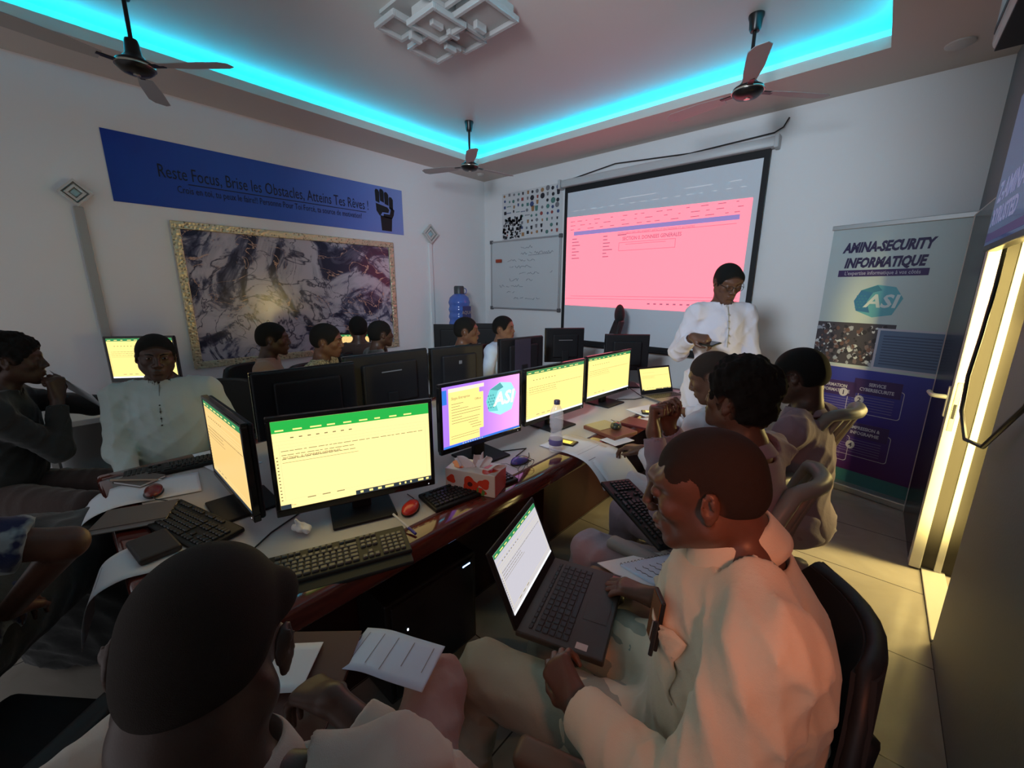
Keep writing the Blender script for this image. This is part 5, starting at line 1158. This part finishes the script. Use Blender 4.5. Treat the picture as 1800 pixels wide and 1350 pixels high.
# ---------------------------------------------------------------- chairs
CH_B = mat('chair_black', (.012, .012, .013), rough=.5); CH_F = mat('chair_fabric', (.016, .015, .016), rough=.85); CH_G = mat('chair_grey', (.24, .23, .21), rough=.4); CH_L = mat('chair_cream', (.42, .37, .28), rough=.4); COP = mat('arm_tube_bronze', (.28, .16, .08), rough=.3, metal=.7); ARMP = mat('arm_pad_brown', (.13, .09, .06), rough=.45); ARMG = mat('arm_pad_grey', (.26, .25, .25), rough=.45)
def make_chair(label, fr=CH_B, pad=CH_F, tube=None, arm=None, back_h=.50, back_w=.46, slats=False, recline=.16, head=False, arms=True, group='office chairs', arm_fwd=0):
    """faces local +x; origin on the floor under the seat"""
    e = empty('office_chair', (0, 0, 0), label, 'chair', group); tube = tube or fr; arm = arm or fr
    MB().rbox((-.23, -.24, .40), (.25, .24, .465), .03, seg=4).build('seat', pad, e, True)
    def bk(u, v):
        y = (u-.5)*back_w*(1-.35*max(0, (v-.6)/.4)**2-.25*max(0, (.25-v)/.25)**2); z = .52+v*back_h; x = -.235-recline*v*back_h*1.3-.05*(1-(2*u-1)**2)+.03*math.sin(v*PI)
        return (x, y, z)
    if slats:
        m = MB(); n = 7
        for k in range(n):
            u = .06+.88*k/(n-1); m.tube([bk(u, v) for v in np.linspace(0, 1, 9)], .013, 6)
        m.build('back_slats', fr, e, 'all')
        path = [bk(0, v) for v in np.linspace(0, 1, 9)]+[bk(u, 1.02) for u in np.linspace(.1, .9, 7)]+[bk(1, v) for v in np.linspace(1, 0, 9)]+[bk(u, 0) for u in np.linspace(.9, .1, 7)]
        MB().tube(path, .026, 8, closed=True).build('back_rim', pad, e, 'all')
    else:
        MB().sheet(bk, 20, 20, .035).build('backrest', pad, e, 50)
        path = [bk(0, v) for v in np.linspace(0, 1, 9)]+[bk(u, 1.0) for u in np.linspace(.1, .9, 7)]+[bk(1, v) for v in np.linspace(1, 0, 9)]+[bk(u, 0) for u in np.linspace(.9, .1, 7)]
        MB().tube([(p[0]-.02, p[1], p[2]) for p in path], .016, 8, closed=True).build('back_rim', fr, e, 'all')
    if head: 
        s = SDF(); s.ell((-.30-recline*.7, 0, .56+back_h+.03), (.05, .16, .11), k=.02); mesh_np('headrest', s.mesh(.012), pad, e)
    MB().tube([(-.20, 0, .41), (-.29, 0, .45), (-.33, 0, .56), (-.34, 0, .70)], .025, 8).build('back_stem', fr, e, 'all')
    MB().tube([(0, 0, .10), (0, 0, .40)], [.028, .022], 12).build('gas_column', STEEL, e, True)
    bs = MB()
    for k in range(5): a = 2*PI*k/5+.3; bs.tube([(0, 0, .11), (.16*math.cos(a), .16*math.sin(a), .095), (.29*math.cos(a), .29*math.sin(a), .065)], [.03, .022, .015], 8)
    bs.build('star_base', fr, e, 'all')
    for k in range(5): a = 2*PI*k/5+.3; MB().tube([(.29*math.cos(a)-.012*math.sin(a), .29*math.sin(a)+.012*math.cos(a), .03), (.29*math.cos(a)+.012*math.sin(a), .29*math.sin(a)-.012*math.cos(a), .03)], .03, 14).build('caster', CH_B, e, 40)
    if arms:
        for q in (-1, 1):
            MB().tube([(.20+arm_fwd, q*.25, .42), (.22+arm_fwd, q*.295, .50), (.17+arm_fwd, q*.30, .65)], .013, 8).build('arm_tube', tube, e, 'all'); MB().tube([(-.16, q*.25, .43), (-.20, q*.295, .52), (-.10, q*.30, .65)], .013, 8).build('arm_tube', tube, e, 'all')
            MB().rbox((-.16, q*.30-.032, .645), (.22+arm_fwd, q*.30+.032, .685), .018, seg=3).build('armrest', arm, e, True)
    return e
def putc(e, x, y, deg, z=0): e.location = (x, y, z); e.rotation_euler.z = math.radians(deg); return e

# ---------------------------------------------------------------- the people, from the camera outwards
CREAM = cloth_mat('cloth_cream', (.62, .56, .42)); WHITE = cloth_mat('cloth_white', (.60, .57, .63)); BEIGE = cloth_mat('cloth_beige', (.50, .42, .36)); LILAC = cloth_mat('cloth_lilac', (.30, .26, .32)); GREYT = cloth_mat('cloth_greygreen', (.30, .33, .27)); PINKT = cloth_mat('cloth_rose', (.36, .24, .24)); BROWN = cloth_mat('cloth_brown', (.05, .032, .028)); DARK = cloth_mat('cloth_dark', (.022, .024, .024))
CAMO = cloth_mat('cloth_patterned', (.02, .02, .016), c2=(.16, .15, .10), sc=26); BLUEP = cloth_mat('cloth_tie_dye', (.010, .016, .06), c2=(.22, .26, .27), sc=18); PALEG = cloth_mat('cloth_palegreen', (.45, .52, .50)); OLIVE = cloth_mat('cloth_beaded', (.12, .12, .07), c2=(.42, .40, .22), sc=60); TANC = cloth_mat('cloth_tan', (.30, .20, .15)); SKYB = cloth_mat('cloth_paleblue', (.42, .52, .68)); MAUVE = cloth_mat('cloth_mauve', (.26, .20, .25))
BTN = mat('button', (.3, .27, .2), rough=.3)
def seam(I, root_name, pts, m, par, r=.0018): return MB().tube(pts, r, 6).build(root_name, m, par, True)
# 1. right foreground, in profile, laptop on the lap
A = person('seated man in cream collared shirt with a laptop on his lap, right foreground', None, 112, hc=(-.195, .775, 1.235), lean=.13, headoff=(.0, -.01, -.05), head=(-10, 14, 0), spine=.50, shirt=CREAM, trousers=GREYT, skin=SK2, hairmat=HAIRB,
    h=.004, hs=.0055, hair=dict(t=.0015, line=-.03), seed=21, amp=.0075, bulk=1.30, sleeve=1.34, kaftan=.55, shw=.20, collar='none', jaw=1.0, full=1.12, vscale=1.06, neck_r=.060, neckfwd=.05,
    L=dict(p=(-.335, .585, .775), d=(-.86, .35, .18), n=(-.25, -.75, .55), pole=(.6, -.55, -.5), curl=.75, thumb=.1, cuff=.90), R=dict(p=(-.36, 1.02, .74), d=(-1, -.15, 0), n=(0, .1, 1), curl=.4),
    legs=dict(L=((-.66, .64, .57), (-.74, .62, .10)), R=((-.66, .95, .57), (-.74, 1.0, .10))))
root = A['root']
# folded collar: a ring of cloth around the neck with two points
def collar_ring(I, r0, r1, drop, mt, gap=.35, lift=.02, name='collar'):
    N, nk, fw, le = I['N'], I['nk'], I['fw'], I['le']; nk = nk.normalized(); f_ = (fw-nk*fw.dot(nk)).normalized(); l_ = nk.cross(f_)
    def fn(u, v):
        a = gap/2+(2*PI-gap)*u; c, s_ = math.cos(a), math.sin(a); pt = max(0, 1-min(u, 1-u)/.10)
        w_ = min(v/.4, 1); q_ = max(0, (v-.4)/.6)
        rr_ = r0+.004*w_+(r1-r0)*q_*(1+.45*pt); z = lift+.030*w_+.004*math.sin(q_*PI)*(1-q_)-(drop+.012*math.cos(a-PI)*0)*q_*(1+.7*pt)
        return tuple(N+f_*(c*rr_+.012)+l_*(s_*rr_)+nk*z)
    return MB().sheet(fn, 56, 10, .0022).build(name, mt, I['root'], 'all')
collar_ring(A, .066, .090, .050, CREAM, .5, lift=.026)
# chest pocket with a phone in it and a pen clipped on the edge
Lh, El, Wr = A['arms'][1]
from mathutils.bvhtree import BVHTree
def surf(I, obj, s_, u_, side=1):
    """point and normal on the garment, s_ to the wearer's left, u_ below the neck"""
    if 'bvh' not in I: me = obj.data; I['bvh'] = BVHTree.FromPolygons([v.co[:] for v in me.vertices], [p.vertices[:] for p in me.polygons])
    bv = I['bvh']
    o = I['N']+I['le']*s_-I['up']*u_+I['fw']*.6; h = bv.ray_cast(o, -I['fw']); return (h[0], h[1]) if h[0] is not None else (I['N']+I['le']*s_-I['up']*u_+I['fw']*.15, I['fw'])
gar = [o for o in C.objects if o.parent == root and o.name.startswith('tunic')][0]
def pk(u, v): p, n = surf(A, gar, .035+.11*u, .11+.13*v); return tuple(p+n*(.004+.006*math.sin(PI*u)*(1-v)))
MB().sheet(pk, 12, 14, .003).build('chest_pocket', CREAM, root, 'all')
p_, n_ = surf(A, gar, .085, .115); xx = A['le']-n_*A['le'].dot(n_); Mp = frame(p_+n_*.010, xx, A['up']-n_*A['up'].dot(n_))
pe = empty('smartphone', Mp @ V(0, 0, 0), 'bronze phone sticking out of the cream shirt pocket', 'phone')
MB().rbox((-.030, -.05, -.008), (.030, .045, .0), .003, Mp @ RZ(.2)).build('case', LPB, pe); MB().box((-.026, -.046, .0), (.026, .040, .0012), Mp @ RZ(.2)).build('back_panel', mat('phone_bronze', (.32, .12, .03), rough=.15, metal=.5), pe)
pn = empty('ballpoint_pen', Mp @ V(-.03, 0, 0), 'dark pen clipped to the cream shirt pocket', 'pen'); MB().tube([Mp @ V(.045, .03, .010), Mp @ V(.060, -.03, .012)], .004, 8).build('barrel', BLACKM, pn, True); MB().tube([Mp @ V(.040, .026, .014), Mp @ V(.048, -.006, .016)], .0022, 6).build('clip', STEEL, pn, True)
# 2. left foreground, seen from behind, head bent to the table
Bp = person('seated man in beige shirt seen from behind, large dark cropped head at lower left', None, 60, hc=(-.525, .060, 1.195), lean=.30, head=(-6, 26, 4), spine=.47, shirt=BEIGE, trousers=PINKT, skin=SK1, hairmat=HAIRB, h=.004, hs=.0055,
    hair=dict(t=.004), seed=33, amp=.008, bulk=1.05, sleeve=1.08, shw=.195, collar='none', vscale=1.12, neck_r=.062, neckfwd=.03, full=1.05, kaftan=.6,
    R=dict(p=(-.66, .235, .845), d=(-.8, -.15, -.25), n=(0, .2, 1), pole=(.55, .25, -.35), curl=.5, cuff=.72), L=dict(p=(-.90, .02, .84), d=(-.4, .8, 0), n=(0, 0, 1), pole=(-.6, -.5, -.5), curl=.5),
    legs=dict(R=((-.70, .50, .60), (-.86, .60, .10)), L=((-.86, .16, .58), (-1.0, .22, .10))))
collar_ring(Bp, .069, .090, .036, BEIGE, .5, lift=.018)
# 3. behind him on the right: short curly hair, hands clasped before his mouth
D = person('seated man with short curly hair and clasped hands, seen from behind', None, 82, hc=(-.30, 1.47, 1.245), lean=.12, head=(-12, -8, 0), spine=.50, shirt=MAUVE, trousers=LILAC, skin=SK2, h=.005, hs=.007, hair=dict(t=.006, vol=.022), seed=41, amp=.008, collar='none',
    L=dict(p=(-.56, 1.43, 1.085), d=(-.2, .25, .9), n=(-.9, -.3, .25), pole=(.1, -.2, -1), curl=1.1, thumb=.2, side=1), R=dict(p=(-.55, 1.55, 1.08), d=(-.2, -.15, .9), n=(-.9, .4, .25), pole=(.1, .3, -1), curl=1.0, side=1),
    legs=dict(L=((-.72, 1.30, .58), (-.80, 1.25, .10)), R=((-.74, 1.66, .58), (-.82, 1.72, .10))))
collar_ring(D, .060, .084, .042, MAUVE, .5, lift=.004)
# 4. bald man in white reaching for the phone
E_ = person('bald seated man in white, arm stretched over the phone on the table', None, 72, hc=(-.54, 2.03, 1.205), lean=.25, head=(22, 24, 0), spine=.50, shirt=WHITE, trousers=WHITE, skin=SK2, hairmat=HAIRB, h=.005, hs=.007, hair=dict(t=.002), seed=47, amp=.007, kaftan=.6,
    R=dict(p=(-.93, 2.50, .86), d=(-.55, .8, -.35), n=(-.2, -.1, 1), pole=(.5, .5, -.8), curl=.6, cuff=.45), L=dict(p=(-.80, 1.92, .80), d=(-.9, .2, -.1), n=(0, 0, 1), curl=.5))
# 5. man with spectacles by the banner
G_ = person('seated man with spectacles in mauve shirt, nearest the roll-up banner', None, 80, hc=(-.22, 2.17, 1.235), lean=.10, head=(-4, 18, 0), spine=.50, shirt=MAUVE, trousers=LILAC, skin=SK1, h=.005, hs=.007, hair=dict(t=.006), seed=53, amp=.007, collar='none', glasses=True,
    R=dict(p=(-.55, 2.45, .72), d=(-1, 0, -.1), n=(0, 0, 1)), L=dict(p=(-.56, 2.10, .72), d=(-1, 0, -.1), n=(0, 0, 1)))
collar_ring(G_, .060, .082, .040, MAUVE, .5, lift=.004)
# 6. standing man in white, phone in hand
K = person('standing man in long white tunic looking down at a phone before the screen', None, 180+38, hc=(-.775, 3.03, 1.655), lean=-.02, head=(4, 24, 0), stand=True, kaftan=.55, spine=.53, shirt=WHITE, trousers=WHITE, skin=SK2, hairmat=HAIR, h=.005, hs=.007, hair=dict(t=.005), seed=61, amp=.008, bulk=1.04, sleeve=1.12, glasses=True, shw=.165,
    R=dict(p=(-.875, 2.76, 1.31), d=(.80, -.15, -.05), n=(.2, -.6, .8), pole=(-.5, .3, -.9), curl=.8, cuff=.86), L=dict(p=(-.55, 3.04, .90), d=(0, -.1, -1), n=(.8, -.3, 0), pole=(.6, .4, -.3), curl=.35))
m = MB(); f_, u_ = K['fw'], K['up']
m.tube([K['N']+f_*.085+u_*.01, K['N']+f_*.118-u_*.06, K['N']+f_*.140-u_*.14, K['N']+f_*.146-u_*.26], .003, 6); m.build('placket', mat('placket_seam', (.35, .34, .33)), K['root'], True)
for k in range(5): MB().tube([K['N']+f_*(.112+.012*min(k, 3))-u_*(.045+.045*k), K['N']+f_*(.122+.012*min(k, 3))-u_*(.045+.045*k)], .005, 8).build('button', BTN, K['root'], True)
hw = V(-.875, 2.76, 1.31)+V(.80, -.15, -.05).normalized()*.10
phone('dark phone held in the right hand of the standing man', tuple(hw), 0, tilt=T(hw.x, hw.y, hw.z-.030) @ RZ(-.5) @ RX(.25))
# 7. man in the pale shirt facing the camera across the table end
Wm = person('man in pale collarless shirt facing the camera across the left table end', None, 252, hc=(-2.86, .345, 1.245), lean=-.12, head=(12, 4, -4), spine=.50, shirt=PALEG, trousers=PALEG, skin=SK1, h=.005, hs=.0065, hair=dict(t=.005), seed=71, amp=.009, eyes=True, bulk=1.08, sleeve=1.15, shw=.195,
    R=dict(p=(-2.58, .14, .66), d=(.9, .3, -.2), n=(0, 0, 1), pole=(-.5, -.35, -.8), curl=.4), L=dict(p=(-2.58, .55, .70), d=(.8, -.5, -.1), n=(0, 0, 1), pole=(-.3, .4, -.8), curl=.4))
m = MB(); f_, u_ = Wm['fw'], Wm['up']; m.tube([Wm['N']+f_*.070+u_*.01, Wm['N']+f_*.105-u_*.05, Wm['N']+f_*.136-u_*.13, Wm['N']+f_*.142-u_*.22], .003, 6); m.build('placket', mat('placket_seam', (.16, .18, .17)), Wm['root'], True)
for k in range(4): MB().tube([Wm['N']+f_*(.122+.006*k)-u_*(.10+.035*k), Wm['N']+f_*(.134+.006*k)-u_*(.10+.035*k)], .004, 8).build('button', BLACKM, Wm['root'], True)
# 8. far left in profile
X = person('person in dark jacket in profile at the far left, hand at the chin', None, 350, hc=(-3.05, -.15, 1.265), lean=.18, head=(2, 4, 0), spine=.50, shirt=DARK, trousers=BROWN, skin=SK1, h=.0055, hs=.007, hair=dict(t=.008, vol=.006), seed=77, amp=.007,
    R=dict(p=(-2.98, -.04, 1.075), d=(0, .1, .95), n=(.7, .5, 0), pole=(.3, .1, -1), curl=1.2, side=-1, cuff=.8), L=dict(p=(-3.15, .34, .98), d=(.2, 1, .05), n=(0, 0, 1), pole=(-.3, .0, -1), curl=.3, cuff=.75),
    legs=dict(R=((-2.62, -.02, .60), (-2.55, .1, .10)), L=((-2.75, .22, .60), (-2.7, .3, .10))))
bent_paper('document_sheet', [(-3.12, -.02, 1.14), (-3.05, .04, 1.08), (-2.98, .10, 1.02)], (.6, -.3, .75), .16, 'white paper in front of the person in profile at the far left', lines=0)
# 9. bottom left corner, blue tie-dye dress
Y = person('person in blue tie-dye dress at the lower left edge beside the table end', None, 25, hc=(-1.60, -.40, 1.33), lean=.10, head=(0, 10, 0), spine=.48, shirt=BLUEP, trousers=BLUEP, skin=skin_mat('skin_warm', (.09, .035, .020)), h=.0065, hs=.008, hair=dict(t=.01, vol=.01), seed=83, amp=.008, kaftan=.9, short=True,
    R=dict(p=(-1.62, -.20, .76), el=(-1.38, -.06, 1.0), d=(-.8, .1, -.3), n=(0, 0, 1)), L=dict(p=(-2.0, -.25, .70), d=(-.3, 1, -.1), n=(0, 0, 1), curl=.3), legs=dict(R=((-2.28, -.02, .60), (-2.35, .08, .1)), L=((-2.42, -.22, .60), (-2.5, -.15, .1))))
sk = SDF(); yk = Y['K']
for q in (1, -1):
    kn, an = yk[q]; sk.cone(Y['P']-V(0, 0, .03), kn-V(0, 0, .02), .17, .12, k=.08); sk.cone(kn-V(0, 0, .04), an+V(0, 0, .02), .13, .17, k=.08)
sk.cone((yk[1][0]+yk[-1][0])/2-V(0, 0, .05), (yk[1][1]+yk[-1][1])/2+V(0, 0, .02), .14, .18, k=.08); sk.cone(Y['P']-V(0, 0, .1), Y['P']-V(0, 0, .42), .16, .15, k=.08); sk.half(V(-1.9, -.3, .02), (0, 0, -1), 3)
mesh_np('skirt', sk.mesh(.014, noise=cloth_noise(5, .012)), DARK, Y['root'])
# 10-15. students and one reflection stand-in along the far side
def far(label, hc, face, head, shirt, seed, **k):
    kw = dict(lean=.1, spine=.50, shirt=shirt, trousers=BROWN, skin=SK1, h=.0065, hs=.009, hair=dict(t=.005), seed=seed, amp=.006); kw.update(k)
    return person(label, None, face, hc=hc, head=head, **kw)
far('student in tan shirt in profile before the marble mural', (-3.30, 1.07, 1.245), 335, (0, 4, 0), TANC, 101, skin=SK1)
far('man in beaded collar shirt resting his chin on his fist', (-2.93, 1.30, 1.245), 318, (4, 8, 6), OLIVE, 102, skin=SK2, eyes=True, R=dict(p=(-2.72, 1.36, 1.02), d=(0, .25, .9), n=(.5, .7, 0), pole=(.3, -.6, -1), curl=1.3, side=-1))
far('student in dark clothes whose head shows at the right edge of the mural', (-3.30, 1.95, 1.215), 345, (5, 0, 0), DARK, 103)
far('added seated figure standing in for a reflection in the mural', (-3.72, 1.96, 1.235), 60, (0, 0, 0), BROWN, 104)  # added body where the mural mirrors the student in dark clothes
far('student in white shirt in profile below the blue water jug', (-2.70, 2.44, 1.25), 312, (0, 0, 0), WHITE, 105, skin=SK2)
far('young student in pale blue shirt beside the violet monitor', (-2.72, 2.95, 1.235), 290, (0, 0, 4), SKYB, 106, skin=skin_mat('skin_light_brown', (.20, .10, .06)), eyes=True, vscale=.95)
# chairs
c = putc(make_chair('black chair with rounded back behind the man in the cream shirt', tube=COP, arm=ARMP, back_h=.45, back_w=.46, recline=.0, arm_fwd=.10), -.21, .88, 197)
putc(make_chair('grey chair with slatted back and bronze arm tubes behind the curly-haired man', fr=CH_G, pad=CH_G, tube=COP, arm=ARMG, slats=True, back_h=.47, recline=.12), -.41, 1.58, 178)
putc(make_chair('cream edged chair with slatted back behind the man with spectacles', fr=CH_L, pad=CH_G, tube=COP, arm=ARMG, slats=True, back_h=.56, recline=.2), -.42, 2.36, 165)
putc(make_chair('chair of the bald man in white, half hidden at the table', fr=CH_G, pad=CH_G, arm=ARMG, slats=True, back_h=.30, recline=.1, arms=False), -.50, 2.0, 170)
putc(make_chair('tall black executive chair standing empty in front of the projection screen', back_h=.76, back_w=.48, head=True, recline=.12), -2.40, 3.88, 215)
putc(make_chair('black chair of the man in the pale shirt', back_h=.46, recline=.2), -3.02, .48, -42)
putc(make_chair('black chair under the person in the dark jacket', back_h=.34, arms=False), -3.06, -.26, 40)
putc(make_chair('black chair of the large-headed man in beige at lower left', back_h=.30, arms=False), -.40, -.02, 140)
putc(make_chair('black chair with arms in the dark lower left corner', back_h=.40, tube=CH_B, arm=CH_B, back_w=.5), -1.38, -.30, 128)
for (x, y, d, lab) in ((-3.34, 1.10, 30, 'black chair of the student in tan'), (-2.98, 1.38, 15, 'black curved chair behind the man with the beaded collar'), (-3.32, 1.98, 45, 'black chair of the student in dark clothes'), (-3.76, 1.96, 150, 'black chair of the added reflection figure before the mural'), (-2.74, 2.48, 30, 'black chair of the student in white'), (-2.78, 3.06, 5, 'black chair of the student in pale blue')):
    putc(make_chair(lab, back_h=.50, recline=.1, arms=False), x, y, d)
putc(make_chair('empty black chair between the man in the pale shirt and the mural', back_h=.50, recline=.25), -3.45, .80, 60)
# things on laps
slab('notebook', (-.10, -.14, 0), (.10, .14, .014), T(-.855, .235, .715) @ RZ(.75) @ RX(.06), mat('folder_darkbrown', (.10, .045, .035), rough=.5), 'dark brown folder on the lap beside the large cropped head', 'folder')
bent_paper('document_sheet', [(-1.00, .14, .742), (-.95, .19, .742), (-.90, .24, .742), (-.865, .275, .742)], (.7, -.7, 0), .13, 'white sheet tucked behind the large cropped head above the brown folder', lines=0)
bent_paper('booklet', [(-.86, .37, .725), (-.80, .40, .735), (-.73, .43, .735), (-.66, .47, .725)], (.45, -.85, .05), .13, 'pale blue printed booklet on the knee of the man in beige', mt=NB, cat='booklet', lines=5)
e = empty('spiral_notebook', (-.45, 1.22, .70), 'spiral notebook with handwriting beside the cream shirt collar', 'notebook'); Mn = T(-.42, 1.20, .70) @ RZ(1.15) @ RX(-.25) @ RY(.1)
MB().box((-.15, -.12, .0), (.15, .12, .003), Mn).build('back_sheet', PAPB, e); MB().rbox((-.10, -.10, .003), (.14, .06, .012), .002, Mn).build('pages', NB, e)
m = MB()
for k in range(16):
    x = -.095+k*.0148; m.tube([Mn @ V(x, .06+.006*math.cos(t), .008+.006*math.sin(t)) for t in np.linspace(0, 2*PI, 9)[:-1]], .0009, 4, closed=True)
m.build('spiral_binding', BLACKM, e)
m = MB()
for k in range(6):
    m.tube([Mn @ V(-.08+k*.032, .045-.008*j, .0125+.0006*math.sin(j*2.1)) + Mn.to_3x3() @ V(.0035*math.sin(j*1.9+k), 0, 0) for j in range(4, 15)], .0010, 4)
m.build('handwriting', INK, e)
k5 = make_keyboard('black keyboard held on the knees of the curly-haired man', w=.42); k5.location = (-.60, 1.48, .715); k5.rotation_euler = (0.15, 0, math.radians(60))
S.view_settings.exposure = EXPO
